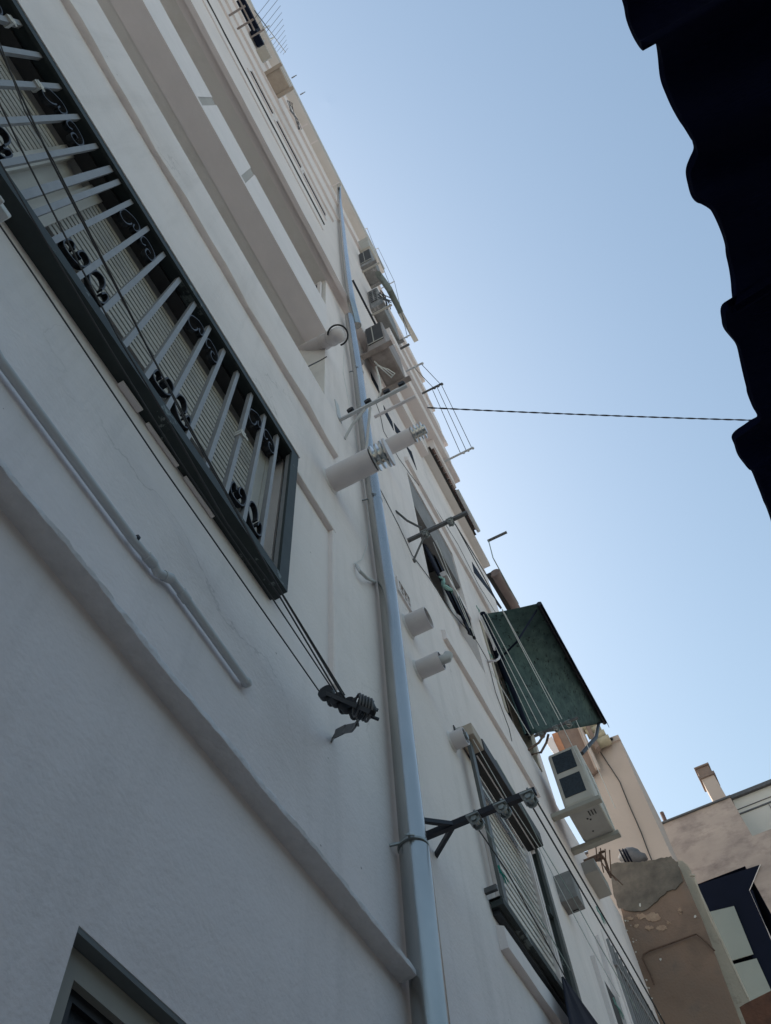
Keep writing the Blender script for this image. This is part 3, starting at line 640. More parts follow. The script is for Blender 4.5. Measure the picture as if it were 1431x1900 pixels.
for kk in (.18, .44, .72, .94):
    c = V(1.791, .536 * kk, 7.06); t = MB(); t.tube([c + Vector((-.022, 0, 0)), c + Vector((.022, 0, 0))], .026, 12); t.beam(c, c + Vector((0, 0, -.06)), .014, .014); t.ball(c + Vector((0, .01, .028)), .013, 7); t.build('pulley', BLACK, k3, smooth=True)
t = MB(); t.beam(V(1.791, .0, 7.0), V(1.75, .0, 7.28), .06, .012, up=(0, 1, 0)); t.tube([V(1.86, .0, 6.80), V(1.83, .08, 6.90), V(1.80, .20, 6.99)], .010, 8); t.tube([V(2.05, .0, 6.50), V(1.99, .09, 6.66), V(1.80, .24, 6.97)], .010, 8); t.build('strut', PVCD, k3)
k5 = bracket('line_bracket', 'grey clothes line bracket under the right end of the green awning', 5.51, .496, 7.301, IRON, (.25, .55, .80), .022, False, GALVD)
t = MB()
for q in (((980, 1392), (1000, 1378), (1012, 1360)), ((986, 1400), (1004, 1396), (1014, 1378), (1018, 1362))):
    t.tube([at(q[0][0], q[0][1], 0)] + [at(x, y, .10 + .05 * i) for i, (x, y) in enumerate(q[1:])], .011, 8)
t.build('strut', RUST, k5, smooth=True)
def armline(name, label, a, b, o0, L, r, mt, n=0, ext=0.0):
    """bracket arm square to the wall, from the wall point seen at a to the reach L"""
    p = at(a[0], a[1], o0); t = MB(); q = V(p.x, L, p.z); t.beam(p + Vector((0, ext, 0)), q, r, r)
    for k in range(n):
        c = p.lerp(q, .55 + .42 * k / max(1, n - 1)); t.ball(c + Vector((0, 0, -r)), r * .9, 7)
    return tag(t.build(name, mt), label, 'bracket', 'small line arms on the facade'), p, q
arms = {}
EXT = {'b7': .2, 'b8': .2, 'b11': .2, 'b14': .1}
for key, label, a, o0, L, r, mt, n in (
        ('b6', 'grey square bar jutting into the sky past the tiled eave', (905, 1004), .30, .565, .026, IRON, 0),
        ('b7', 'white line arm with three cords beyond the stacked mouldings', (838, 850), .30, .63, .022, PVCD, 3),
        ('b8', 'line arm with black pulleys beside the twisted cable', (788, 728), .30, .60, .026, IRON, 3),
        ('b9', 'thin line arm high above the top outdoor unit', (664, 433), .10, .38, .024, PVCD, 2),
        ('b10', 'thin white arm beside the top of the downpipe', (612, 348), .10, .36, .022, TRIM, 0),
        ('b11', 'slim line arm in front of the sky left of the corner', (752, 690), .22, .50, .022, PVCD, 2),
        ('b13', 'pale bracket arm between the flue cowl and the corner', (695, 774), .05, .46, .024, PVC, 0),
        ('b14', 'slim line arm level with the grey outdoor unit', (745, 630), .22, .42, .022, PVCD, 1),
        ('b15', 'white arm under the eave left of the downpipe top', (576, 268), .10, .30, .03, TRIM, 0),
        ('b17', 'pale arm beside the louvred outdoor unit', (690, 585), .10, .44, .03, ACW, 0),
        ('b18', 'pale double arm above the louvred outdoor unit', (672, 505), .10, .46, .03, ACW, 0),
        ('b19', 'dark short arm right of the louvred outdoor unit', (728, 655), .10, .40, .03, IRON, 0),
        ('b20', 'thin rod arm beside the mottled grey unit', (684, 470), .10, .40, .02, PVCD, 1),
        ('b21', 'thin rod arm above the rolled blind', (706, 536), .10, .47, .022, PVCD, 1),
        ('b16', 'white arm beside the cable bundle under the eave', (553, 240), .10, .33, .03, TRIM, 0)):
    _, p, q = armline('line_holder', label, a, None, o0, L, r, mt, n, EXT.get(key, 0)); arms[key] = (p, q)

# lines
wg = 'clothes lines strung on the brackets'
e1_ = k1.location
wire('clothes_line', [V(2.383, .44, 3.765), V(3.5, .43, 3.76), V(5.0, .40, 3.75), V(8.0, .36, 3.74)], .0032, WIRE, 'outer dark line from the navy bracket along the alley', group=wg)
wire('clothes_line', [V(2.40, .465, 3.765), V(3.5, .455, 3.765), V(5.0, .43, 3.755), V(8.0, .40, 3.75)], .0032, WIRE, 'outermost dark line from the navy bracket tip', group=wg)
wire('clothes_line', [V(2.383, .215, 3.765), at(940, 1615, .20), at(1010, 1740, .19), at(1050, 1815, .18)], .0026, WIRE, 'inner line from the navy bracket to the teal tassel', group=wg)
wire('clothes_line', [V(2.42, .24, 3.765), at(935, 1590, .21), at(1000, 1700, .2), at(1058, 1800, .19)], .0022, WIREG, 'grey green line beside the inner line of the navy bracket', group=wg)
wire('clothes_line', [at(920, 1410, .20), at(960, 1480, .20), at(1000, 1560, .21), at(1060, 1660, .22), at(1100, 1732, .22), at(1185, 1880, .22)], .0022, WIREG, 'thin grey line in front of the dark shutter box', group=wg)
wire('clothes_line', [at(878, 1372, .12), at(940, 1480, .14), at(1000, 1572, .16), at(1040, 1650, .16), at(1090, 1745, .16), at(1150, 1850, .16)], .0022, WIREW, 'pale line crossing the shutter box to the barred window', group=wg)
for i, (s_, e_, lab) in enumerate((((804, 1006, .14), (872, 1165, .10), 'pale line inside the upper window from its grey bracket'), ((809, 1003, .15), (880, 1180, .12), 'second pale line inside the upper window'),
                        ((842, 968, .36), (920, 1095, .33), 'outer dark line from the grey bracket'), ((846, 974, .38), (930, 1130, .33), 'outermost dark line from the grey bracket'))):
    wire('clothes_line', [at(*s_), at(*e_)], .0028 if i < 2 else .004, WIREW if i < 2 else WIRE, lab, group=wg)
for i, (a, b, lab) in enumerate((((893, 1142, .12), (990, 1352, .12), 'innermost pale line below the green awning'), ((897, 1140, .18), (1000, 1346, .18), 'second pale line below the green awning'),
                            ((903, 1137, .24), (1014, 1345, .25), 'third pale line below the green awning'), ((932, 1132, .33), (1038, 1336, .37), 'fourth pale line below the green awning'),
                            ((932, 1130, .36), (1043, 1334, .39), 'outermost pale line below the green awning'), ((912, 1245, .06), (984, 1365, .10), 'short pale line in front of the green window pane'))):
    wire('clothes_line', [at(*a), at(*b)], .0034, WIREW, lab, group=wg)
for i, (a, b, lab) in enumerate((((1040, 1340, .37), (1130, 1520, .40), 'pale line passing outside the near outdoor unit'), ((1068, 1334, .46), (1142, 1500, .46), 'outer pale line past the near outdoor unit'))):
    wire('clothes_line', [at(*a), at(*b)], .003, WIREW, lab, group=wg)
p7, q7 = arms['b7']; p8, q8 = arms['b8']; p11, q11 = arms['b11']; p14, q14 = arms['b14']; p9, q9 = arms['b9']
p20, q20 = arms['b20']; p21, q21 = arms['b21']
wire('clothes_line', [q20, q21, q14.lerp(p14, .4)], .005, WIRE, 'inner high thin line past the rolled blind', group=wg)
for k, lab in ((.42, 'inner thin line between the sky arms'), (.68, 'middle thin line between the sky arms'), (.93, 'outer thin line between the sky arms')):
    wire('clothes_line', [p8.lerp(q8, k), p7.lerp(q7, k)], .0045, WIRE, lab, group=wg)
for k, lab in ((.5, 'inner line on the slim sky arm'), (.9, 'outer line on the slim sky arm')):
    wire('clothes_line', [p11.lerp(q11, k), p8.lerp(q8, k)], .0045, WIRE, lab, group=wg)
wire('clothes_line', [q9, q14.lerp(p14, .1)], .005, WIRE, 'long high thin line beside the outdoor units', group=wg)
wire('clothes_line', [arms['b6'][1].lerp(arms['b6'][0], .95), at(915, 1035, .34), at(945, 1090, .34), at(962, 1120, .33)], .006, WIREG, 'short frayed line below the jutting grey bar', group=wg)

# twisted overhead cable across the alley
a = at(805, 757, .36); dd = ray(1440, 781); b = CAM + dd * (-3.4 / dd.y)
c1 = []; c2 = []
for i in range(241):
    t_ = i / 240 * 1.02 - .02; q = a.lerp(b, t_); q.z -= .10 * 4 * t_ * (1 - t_) * .4; ph = t_ * 90
    o = Vector((math.cos(ph), 0, math.sin(ph))) * .0062; c1.append(q + o); c2.append(q - o)
mb = MB(); mb.tube(c1, .0065, 6); mb.tube(c2, .0065, 6)
tag(mb.build('overhead_cable', NAVYI, None, smooth=True), 'twisted dark cable crossing the sky above the alley', 'cable')

# ------------------------------------------------------------------ air conditioner units on the facade
def ac_unit(label, x0, x1, o0, o1, z, h, mt, style, feet=True, group='outdoor air conditioner units on the facade'):
    u = thing('outdoor_unit', label, 'air conditioner', V((x0 + x1) / 2, (o0 + o1) / 2, z), group)
    t = MB(); t.box(x0, x1, o0, o1, z, z + h); t.build('casing', mt, u, bevel=.018)
    t = MB(); w_ = .05
    if feet:
        for xx in (x0 + (x1 - x0) * .04, x1 - (x1 - x0) * .04):
            t = MB(); t.box(xx - w_ * .6, xx + w_ * .6, -.0, o1 + .055, z - .034, z - .004)
            t.box(xx - .012, xx + .012, 0, .02, z - .25, z - .03)
            t.build('support_bracket', mt if style != 'cream' else BEIGE, u, bevel=.004)
    if style == 'louvre':
        t = MB(); t.box(x0 - .006, x0 + .01, o0 + .03, o1 - .04, z + h * .28, z + h * .92); g = t.build('side_grille', BLACK, u)
        t = MB()
        for k in range(6): zz = z + h * (.30 + .10 * k); t.box(x0 - .014, x0 - .004, o0 + .03, o1 - .04, zz, zz + .022)
        oc = (o0 + o1) / 2; t.box(x0 - .016, x0 - .002, oc - .01, oc + .01, z + h * .28, z + h * .92); t.build('slat', mt, g)
    elif style == 'brown':
        t = MB(); t.box(x0 - .008, x0 + .01, o0 + .02, o1 - .02, z + h * .22, z + h * .98); g = t.build('side_grille', DARKR, u)
        t = MB(); oc = (o0 + o1) / 2 - .02; t.box(x0 - .014, x0 - .002, oc - .006, oc + .006, z + h * .25, z + h * .98); t.box(x0 - .012, x0 - .002, o0 + .02, o1 - .02, z + h * .22, z + h * .25); t.build('slat', ACW, g)
    t = MB(); xc, oc = (x0 + x1) / 2, (o0 + o1) / 2
    for (ax, ao, rr) in ((-.30, -.2, .018), (-.12, -.15, .012), (.30, .25, .010), (.18, -.25, .012), (.36, -.35, .008)):
        c = V(xc + ax * (x1 - x0), oc + ao * (o1 - o0), z); t.tube([c + Vector((0, 0, .002)), c + Vector((0, 0, -.003))], rr, 12)
    t.build('drain_hole', BLACK, u)
    # flat stamped pan under the casing
    t = MB(); t.box(x0 + .03, x1 - .03, o0 + .02, o1 - .02, z - .006, z + .004); t.build('base_pan', mt, u, bevel=.003)
    return u
ac_unit('brown weathered outdoor unit lowest of the stack by the downpipe', 2.34, 2.84, .10, .335, 10.32, .95, ACB, 'brown')
ac_unit('dirty grey outdoor unit with louvred side behind the brown one', 2.80, 3.50, .10, .285, 14.2, 1.25, ACG, 'louvre')
ac_unit('mottled grey outdoor unit higher than the louvred one', 2.72, 3.15, .10, .365, 17.3, 1.5, ACG, 'brown')
ac_unit('small pale outdoor unit topmost beside the downpipe', 2.85, 3.22, .10, .36, 20.0, 1.3, ACW, 'plain', False)
ac_unit('large beige outdoor unit near the roof aerial', -.93, -.48, .10, .41, 18.05, .8, TAN, 'plain')
t = MB(); t.tube([at(702, 508, .42), at(722, 536, .42), at(744, 580, .42)], [.05, .06, .05], 10)
tag(t.build('rolled_blind', GGREY, None, smooth=True), 'grey green rolled blind at the roof edge beside the louvred unit', 'blind')
t = MB(); t.beam(at(742, 578, .38), at(772, 632, .38), .10, .05); tag(t.build('fibre_eave', PLATE), 'narrow grey sheet eave against the sky above the slim line arm', 'eave')
t = MB(); t.tube([at(654, 520, .11), at(690, 590, .11), at(716, 640, .11)], .02, 8); tag(t.build('drain_hose', NAVYI, None, smooth=True), 'dark hose along the wall between the downpipe and the louvred unit', 'hose')
t = MB()
for k in range(9):
    a_ = at(706 + random.uniform(-4, 10), 545 + random.uniform(-6, 14), .32); b_ = at(722 + random.uniform(-6, 12), 562 + random.uniform(-8, 14), .34); t.tube([a_, a_.lerp(b_, .5) + Vector((0, -.03, -.12)), b_], .009, 5)
tag(t.build('cable_bundle', WIRE, None, smooth=True), 'knot of dark cables right of the louvred outdoor unit', 'cable')
# cables hanging off the brown unit
t = MB()
for k in range(3):
    t.tube([V(2.46 + .03 * k, .12, 10.30), V(2.55 + .02 * k, .16 + .03 * k, 10.22), V(2.68, .20 + .03 * k, 10.26), V(2.72, .20, 10.31)], .007, 6)
t.tube([V(2.52, .11, 10.28), V(2.60, .10, 10.0), V(2.68, .06, 9.9), V(2.75, .0, 9.95)], .011, 8)
tag(t.build('cable_bundle', WIREW, None, smooth=True), 'loose pale cables under the brown outdoor unit', 'cable')
# the near unit on the low wing
AX0, AX1, AO0, AO1, AZ = 5.36, 5.90, .125, .40, 6.29
nu = thing('outdoor_unit', 'cream outdoor unit with two square side openings below the green awning', 'air conditioner', V(5.6, .25, AZ), 'outdoor air conditioner units on the facade')
# corners taken on the unit's own front (end) face and its underside
def up(p, h): return Vector((p.x, p.y, p.z + h))
b_in, b_out = V(5.38, AO0, AZ), V(5.38, AO1, AZ); c_in, c_out = V(5.86, AO0, AZ), V(5.86, AO1, AZ); HH = .60
t = MB(); t.hexa([b_in, b_out, c_out, c_in], [up(b_in, HH), up(b_out, HH), up(c_out, HH), up(c_in, HH)]); t.build('casing', ACW, nu, bevel=.022)
t = MB()
for z0, z1 in ((.09, .30), (.36, .56)):
    t = MB(); t.hexa([V(5.376, AO0 + .035, AZ + z0), V(5.376, AO1 - .055, AZ + z0), V(5.376, AO1 - .055, AZ + z1), V(5.376, AO0 + .035, AZ + z1)],
           [V(5.40, AO0 + .035, AZ + z0), V(5.40, AO1 - .055, AZ + z0), V(5.40, AO1 - .055, AZ + z1), V(5.40, AO0 + .035, AZ + z1)])
    t.build('side_opening', MESH, nu)
for xx in (5.40, 5.86):
    t = MB(); t.box(xx - .03, xx + .03, .0, AO1 + .03, AZ - .045, AZ - .004); t.build('support_bracket', BEIGE, nu, bevel=.006)
t = MB(); t.box(5.42, 5.84, AO0 + .02, AO1 - .015, AZ - .006, AZ + .003); t.cur = 1
for xx, oo, rr in ((5.58, .25, .008), (5.60, .27, .008), (5.74, .24, .007)): t.tube([V(xx, oo, AZ - .004), V(xx, oo, AZ - .010)], rr, 10)
for k in range(3): t.box(5.50, 5.56, .28 + .025 * k, .29 + .025 * k, AZ - .009, AZ - .004)
t.build('base_pan', [PLATE, DARKR], nu)
wire('unit_cable', [V(5.86, .40, AZ), V(5.70, .41, AZ + .15), V(5.55, .405, AZ + .45), V(5.42, .39, AZ + .62)], .006, WIREW, 'pale cable down the outer side of the near outdoor unit', 'cable')
t = MB()
for k in range(4):
    x = 5.88 + .03 * k; t.tube([V(x, .20 + .03 * k, AZ - .05), V(x + .10, .16 + .02 * k, AZ - .10 - .03 * k), V(x + .18, .18, AZ - .05), V(x + .42 + .05 * k, .14 + .03 * k, AZ + .02)], .005, 6)
t.tube([V(5.95, .24, AZ - .06), V(6.0, .2, AZ - .02), V(6.2, .2, AZ + .05), V(6.5, .16, AZ + .1)], .011, 8)
tag(t.build('cable_bundle', RUST, None, smooth=True), 'tangle of brown cables behind the near outdoor unit', 'cable')

# ------------------------------------------------------------------ shutter window on the right
w2 = MB(); w2.box(3.30, 4.40, -.120, -.128, 4.13, 5.22); w2o = w2.build('window', BLACK, bld)
shutter(3.36, 4.30, 4.17, 5.18, -.055, GREYS, w2o, .056)
t = MB(); t.box(3.31, 3.36, -.05, -.11, 4.14, 5.22); t.box(4.30, 4.325, -.03, -.10, 4.14, 5.22); t.box(4.345, 4.385, -.03, -.10, 4.14, 5.22); t.box(3.36, 4.30, -.045, -.11, 5.19, 5.26)
t.build('window_frame', TRIM, w2o)
sfm = thing('window_cage', 'grey flat iron cage standing off the pale shutter window', 'window cage', V(3.3, 0, 4.1))
PO = .055
for (x, y), (x2, y2) in (((872, 1392), (944, 1692)), ((990, 1556), (1076, 1860))):
    t = MB(); a_, b_ = at(x, y, PO), at(x2, y2, PO); t.beam(Vector(((a_.x + b_.x) / 2, a_.y, 5.02)), Vector(((a_.x + b_.x) / 2, b_.y, 3.98)), .052, .018, up=(0, 1, 0)); t.build('post', CAGE, sfm)
t = MB(); xa_, xb_ = at(936, 1690, PO).x - .02, at(1076, 1860, PO).x + .03
t.box(xa_, 4.30, PO + .01, PO - .05, 3.955, 3.995); t.box(xa_, 4.30, PO - .0, .0, 3.985, 3.999); t.build('bottom_rail', SLATE, sfm)
t = MB(); t.box(xa_ + .02, 4.26, .035, .0, 3.80 + .13, 3.80 + .165); t.build('rail_backing', BLACK, sfm)
t = MB(); t.box(4.16, 4.185, .05, .02, 4.0, 5.0); t.box(4.10, 4.18, .05, .03, 4.55, 4.60); t.build('side_bar', SLATE, sfm)
bx_ = thing('awning_cassette', 'dark brown awning cassette with beige end cap above the shutter window', 'awning box', V(3.3, 0, 5.0))
a_, b_ = at(884, 1345, .09), at(1003, 1560, .09)
t = MB(); zc = 5.03; x0_, x1_ = a_.x + .0, b_.x - .02
t.box(x0_, x1_, .105, .0, zc, zc + .10); t.build('housing', BRONZE, bx_, bevel=.005)
t = MB(); t.box(x0_ - .15, x0_ - .002, .10, .01, zc + .0, zc + .09); t.build('end_cap', TAN, bx_, bevel=.005)
t = MB(); t.box(x0_ + .01, x1_ - .01, .052, .045, zc - .005, zc + .001); t.build('seam', TRIM, bx_)
cable_ch = MB(); a_, b_ = at(906, 1560, .02), at(922, 1690, .02); cable_ch.box(a_.x, a_.x + .035, .026, .0, 4.08, 4.62)
tag(cable_ch.build('cable_channel', TRIM, bevel=.003), 'white cable channel beside the left post of the shutter window', 'cable channel')
t = MB(); p = at(900, 1655, .0); t.beam(p, V(p.x, .06, p.z), .018, .025); tag(t.build('wall_bracket', IRON), 'short grey bracket beside the white cable channel', 'bracket')
# navy cloth hanging on the rail
t = MB(); g = []
for i in range(13):
    row = []
    for j in range(9):
        u_, v_ = j / 8, i / 12
        py = 1812 + 170 * v_; k_ = (py - 1812) / 88; px = (1043 + 16 * k_) * (1 - u_) + (1046 + 64 * k_) * u_
        row.append(at(px, py, .10 + .012 * math.sin(u_ * 12 + v_ * 3) * (v_ + .1) + .03 * v_))
    g.append(row)
for i in range(12):
    for j in range(8): t.q(g[i][j], g[i][j + 1], g[i + 1][j + 1], g[i + 1][j])
o = t.build('hanging_cloth', NAVY, None, smooth=True); sm = o.modifiers.new('thick', 'SOLIDIFY'); sm.thickness = .006
tag(o, 'navy cloth hanging from the bottom rail of the shutter window', 'cloth')
# teal tassels and rope ends
def tassel(px, py, off, length, mt, label, ang=.0):
    t = MB(); p = at(px, py, off); t.ball(p, .006, 6); t.tube([p + Vector((-.015, 0, .022)), p, p + Vector((.004, -.004, -.008))], .0042, 6)
    for k in range(9):
        u_ = 1 if k % 2 else .55; e = p + Vector((length * (.35 + .5 * u_) * random.uniform(.8, 1.05), random.uniform(-.012, .006), -length * random.uniform(.15, .45) * (1.6 - u_)))
        t.tube([p, p.lerp(e, .5) + Vector((0, -.003, .004)), e], [.0028, .0018, .0012], 4)
    tag(t.build('rope_end', mt, None, smooth=True), label, 'rope', 'teal rope ends on the clothes lines')
tassel(929, 1618, .17, .07, TEAL, 'bright teal frayed rope end in front of the pale shutter')
tassel(1110, 1690, .24, .12, PALET, 'faded teal rope end beside the barred window top')
tassel(1142, 1862, .22, .12, PALET, 'faded teal knot in front of the lower barred window')
tassel(886, 1128, .10, .06, PALET, 'pale teal knot above the inner end of the green awning')
tassel(908, 1212, .10, .07, PALET, 'pale teal knot on the white hook below the green awning')

# ------------------------------------------------------------------ upper window with hanging dark blind
uw = MB(); uw.box(3.27, 4.35, -.28, -.29, 6.99, 9.01); uwo = uw.build('window', DARKR, bld)
t = MB(); t.box(3.27, 4.35, -.012, -.28, 8.35, 9.012); t.build('shutter_box', CONC, uwo)
t = MB(); t.box(3.27, 3.45, -.18, -.27, 7.0, 8.35); t.build('window_frame', SOFF, uwo); t = MB(); t.box(4.05, 4.35, -.12, -.27, 7.0, 8.35); t.build('window_frame', SOFF, uwo)
t = MB(); t.box(3.8, 4.35, .012, -.05, 7.78, 7.86); t.build('sill', TRIM, uwo)
bl = MB()
rows = []
for i in range(15):
    v_ = i / 14; c0 = Vector((786 + (868 - 786) * v_ , 1008 + (1170 - 1008) * v_, 0)); c1_ = Vector((808 + (884 - 808) * v_, 1018 + (1185 - 1018) * v_, 0))
    rows.append([at(c0.x + (c1_.x - c0.x) * k / 5, c0.y + (c1_.y - c0.y) * k / 5, -.10 + .16 * v_ + .02 * math.sin(k * 2.1 + v_ * 5)) for k in range(6)])
for i in range(14):
    for k in range(5): bl.q(rows[i][k], rows[i][k + 1], rows[i + 1][k + 1], rows[i + 1][k])
o = bl.build('rolled_blind', NAVY, None, smooth=True); sm = o.modifiers.new('thick', 'SOLIDIFY'); sm.thickness = .02
tag(o, 'long navy blind hanging loose across the upper window', 'blind')
t = MB(); pts = [at(815 + 22 * v_ + 5 * math.sin(v_ * 9), 1070 + 30 * v_, .05) for v_ in [k / 6 for k in range(7)]]; t.tube(pts, [.006, .012, .02, .014, .02, .012, .006], 7)
tag(t.build('cloth_rag', PALET, None, smooth=True), 'pale blue rag knotted on the navy blind', 'rag')
# dark slot high on the wall behind the flue and the brown unit
sl_ = MB()
for q0, q1 in (((688, 690), (702, 716)), ((712, 752), (728, 782)), ((731, 784), (746, 804))):
    a_, b_ = at(q0[0], q0[1], .004), at(q1[0], q1[1], .004); wv = Vector((0, 0, -.28)); sl_.hexa([a_, b_, b_ + wv, a_ + wv], [p + Vector((0, .03, 0)) for p in (a_, b_, b_ + wv, a_ + wv)])
sl_.build('window', NAVYP, bld, label='dark strip window behind the flue pipes')
a_, b_, c_ = at(752, 824, .004), at(774, 872, .004), at(764, 838, .004)
t = MB(); t.hexa([a_, b_, c_], [p + Vector((0, .03, 0)) for p in (a_, b_, c_)]); t.build('window', NAVYP, bld)
a_, b_, c_ = at(876, 1042, .004), at(932, 1128, .004), at(880, 1062, .004)
t = MB(); t.hexa([a_, b_, c_], [p + Vector((0, .03, 0)) for p in (a_, b_, c_)]); t.build('window', NAVYP, bld)

# ------------------------------------------------------------------ green awning
aw = thing('green_awning', 'dark green speckled canvas awning sticking out over the alley', 'awning', V(5.2, 0, 8.2))
C00, C01 = at(899, 1139, .04), at(1000, 1120, .60)
C10, C11 = at(984, 1362, .04), at(1122, 1341, .64)
n = 20; t = MB(); G = []
for i in range(n + 1):
    u_ = i / n; G.append([C00.lerp(C10, u_).lerp(C01.lerp(C11, u_), k / 10) + Vector((0, 0, -.012 * math.sin(math.pi * k / 10) * (1 + .5 * math.sin(u_ * 9)))) for k in range(11)])
for i in range(n):
    for k in range(10): t.q(G[i][k], G[i][k + 1], G[i + 1][k + 1], G[i + 1][k])
o = t.build('canvas', AWN, aw, smooth=True); sm = o.modifiers.new('thick', 'SOLIDIFY'); sm.thickness = .008
t = MB(); t.tube([C01, C11], .028, 10); t.build('front_bar', NAVYI, aw, smooth=True)
t = MB(); vv = [[C01.lerp(C11, i / 24) + Vector((0, -.028, .02)), C01.lerp(C11, i / 24) + Vector((0, -.030 - .004 * math.sin(i * .9 + .5), -.10 - .006 * math.sin(i * .7)))] for i in range(25)]
for i in range(24): t.q(vv[i][0], vv[i + 1][0], vv[i + 1][1], vv[i][1])
o = t.build('valance', NAVYP, aw); sm = o.modifiers.new('thick', 'SOLIDIFY'); sm.thickness = .006
t = MB(); t.tube([C11 + Vector((-.08, .05, -.03)), at(1106, 1368, .52), at(1080, 1398, .36)], .020, 10); t.build('arm', BLACK, aw, smooth=True); t = MB(); t.tube([C01 + Vector((.05, .05, -.02)), at(960, 1190, .30), at(925, 1225, .06)], .010, 10); t.build('arm', NAVYP, aw, smooth=True)
t = MB(); t.tube([C00 + Vector((0, .02, .02)), C10 + Vector((0, .02, .02))], .035, 12); t.build('roller', NAVYP, aw, smooth=True)
# awning window behind it
t = MB(); t.box(4.76, 5.61, -.12, -.14, 6.96, 8.29); ao = t.build('window', MESH, bld)
for q_ in ((4.76, 4.82), (5.54, 5.61)):
    t = MB(); t.box(q_[0], q_[1], .01, -.1, 6.96, 8.29); t.build('window_frame', CREAMR, ao)
gp = MB(); q = [at(925, 1222, .01), at(945, 1240, .03), at(985, 1355, .03), at(975, 1362, .01)]; gp.hexa(q, [p + Vector((0, .012, 0)) for p in q])
tag(gp.build('green_shutter', AWN), 'dark green shutter leaf below the green awning', 'shutter')
t = MB(); q = [at(948, 1250, .04), at(985, 1355, .04), at(994, 1400, .03), at(984, 1372, .02)]; t.tube(q[:3], .022, 6); tag(t.build('shutter_rail', CREAMR), 'cream rail along the dark green shutter leaf', 'rail')
t = MB(); t.tube([at(892, 1145, .02), at(895, 1150, .10), at(915, 1196, .10), at(918, 1206, .10)], .010, 8); t.tube([at(905, 1228, .0), at(920, 1226, .09), at(926, 1222, .11), at(927, 1218, .11)], .011, 8)
tag(t.build('wall_hook', PVC, None, smooth=True), 'white bent wall hooks at the inner end of the green awning', 'hook')

# ------------------------------------------------------------------ low wing details: hood, plate, barred window
hd = thing('flue_hood', 'grey metal box hood with dark mouth on the wall above the clothes lines', 'hood', at(1040, 1665, 0))
p = at(1036, 1660, 0); q = at(1060, 1714, 0); t = MB(); zt = (p.z + q.z) / 2
t.box(p.x, q.x, .12, -.01, zt, zt + .20); t.build('shell', ACG, hd, bevel=.004)
t = MB(); t.box(p.x + .12, q.x - .03, .085, .03, zt - .006, zt + .01); t.build('mouth', BLACK, hd)
t = MB(); p = at(1087, 1632, 0); q = at(1112, 1664, 0); zt = (p.z + q.z) / 2; t.box(p.x + .02, q.x - .05, .12, -.01, zt, zt + .12)
tag(t.build('wall_box', PLATE, bevel=.004), 'plain grey box bolted to the wall near the low wing corner', 'box')
t = MB(); p = at(1085, 1601, 0); t.beam(p + Vector((0, .02, 0)), V(p.x, .17, p.z), .035, .045); tag(t.build('wall_bracket', RUST), 'short rusty bracket above the plain grey wall box', 'bracket')
fw = MB(); fw.box(6.0, 7.2, -.10, -.11, 3.6, 5.62); fwo = fw.build('window', DARKR, bld)
t = MB(); frame_rect(t, 5.99, 7.21, 3.59, 5.63, .01, -.08, .07); t.build('window_frame', TRIM, fwo)
fg = thing('window_bars', 'closely spaced grey window bars on the far low window', 'window bars', V(6.6, 0, 4.5))
for k in range(12):
    x = 6.06 + 1.08 * k / 11; t = MB(); t.box(x - .012, x + .012, .03, .008, 3.6, 5.58); t.build('bar', BARP, fg)
for z in (3.75, 4.55, 5.35):
    t = MB(); t.box(6.02, 7.18, .034, .004, z, z + .035); t.build('rail', BARP, fg)
for (x, z0, z1) in ((5.30, 2.5, 5.0), (5.62, 3.0, 5.3)):
    pass
for q_ in ((5.20, 5.27, 4.95), (5.62, 5.70, 5.35)):
    t = MB(); t.box(q_[0], q_[1], .03, -.0, 3.2, q_[2]); t.build('window_frame', TRIM, bld)
t = MB(); t.box(5.27, 5.62, .006, -.01, 3.2, 4.9); t.build('window', DARKR, bld)

# ------------------------------------------------------------------ roof things at the top left
ant = thing('tv_aerial', 'long thin television aerial sticking out from the roof edge', 'aerial', at(500, 70, .35))
AO = .42; a_, b_ = at(473, 20, AO), at(530, 97, AO)
t = MB(); t.tube([a_, b_], .011, 8); t.build('boom', IRON, ant)
t = MB(); pe = (b_ - a_).normalized()
vdir = RW.transposed() @ Vector((.62, -.78, 0)); vdir.normalize()
for k in range(11):
    c = a_.lerp(b_, .06 + .92 * k / 10); L_ = .58 * (1 - .85 * k / 10) + .05; t.tube([c - vdir * L_ * (.2 if k < 5 else .8), c + vdir * L_], .0045, 5)
t.build('element', IRON, ant)
t = MB(); t.beam(at(480, 80, .1), at(508, 70, AO), .03, .03); t.beam(at(470, 62, .1), at(500, 48, AO), .03, .03); t.build('mast', PVCD, ant)
def junk(name, label, cat, boxes, mt):
    t = MB()
    for (x, y, o, sx, so_, sz) in boxes:
        p = at(x, y, o); t.box(p.x - sx, p.x + sx, o + so_, o - so_, p.z - sz, p.z + sz)
    return tag(t.build(name, mt, bevel=.01), label, cat)
junk('junction_box', 'small pale box on the wall above the beige outdoor unit', 'box', ((490, 100, .2, .12, .1, .15),), ACW)
rk = thing('drying_rack', 'rusty drying rack frame at the top left roof edge', 'rack', at(450, 30, .1))
for (x, y, o, sx, so_, sz) in ((440, 20, .25, .015, .15, .02), (455, 45, .25, .015, .16, .02), (478, 62, .27, .015, .16, .02), (450, 12, .38, .35, .012, .02)):
    p = at(x, y, o); t = MB(); t.box(p.x - sx, p.x + sx, o + so_, o - so_, p.z - sz, p.z + sz); t.build('bar', ACB, rk, bevel=.004)
junk('dark_window_box', 'dark red planter box hung under the roof edge at top left', 'planter', ((462, 30, .22, .30, .08, .35), (478, 72, .20, .15, .07, .3)), NAVYP)
t = MB()
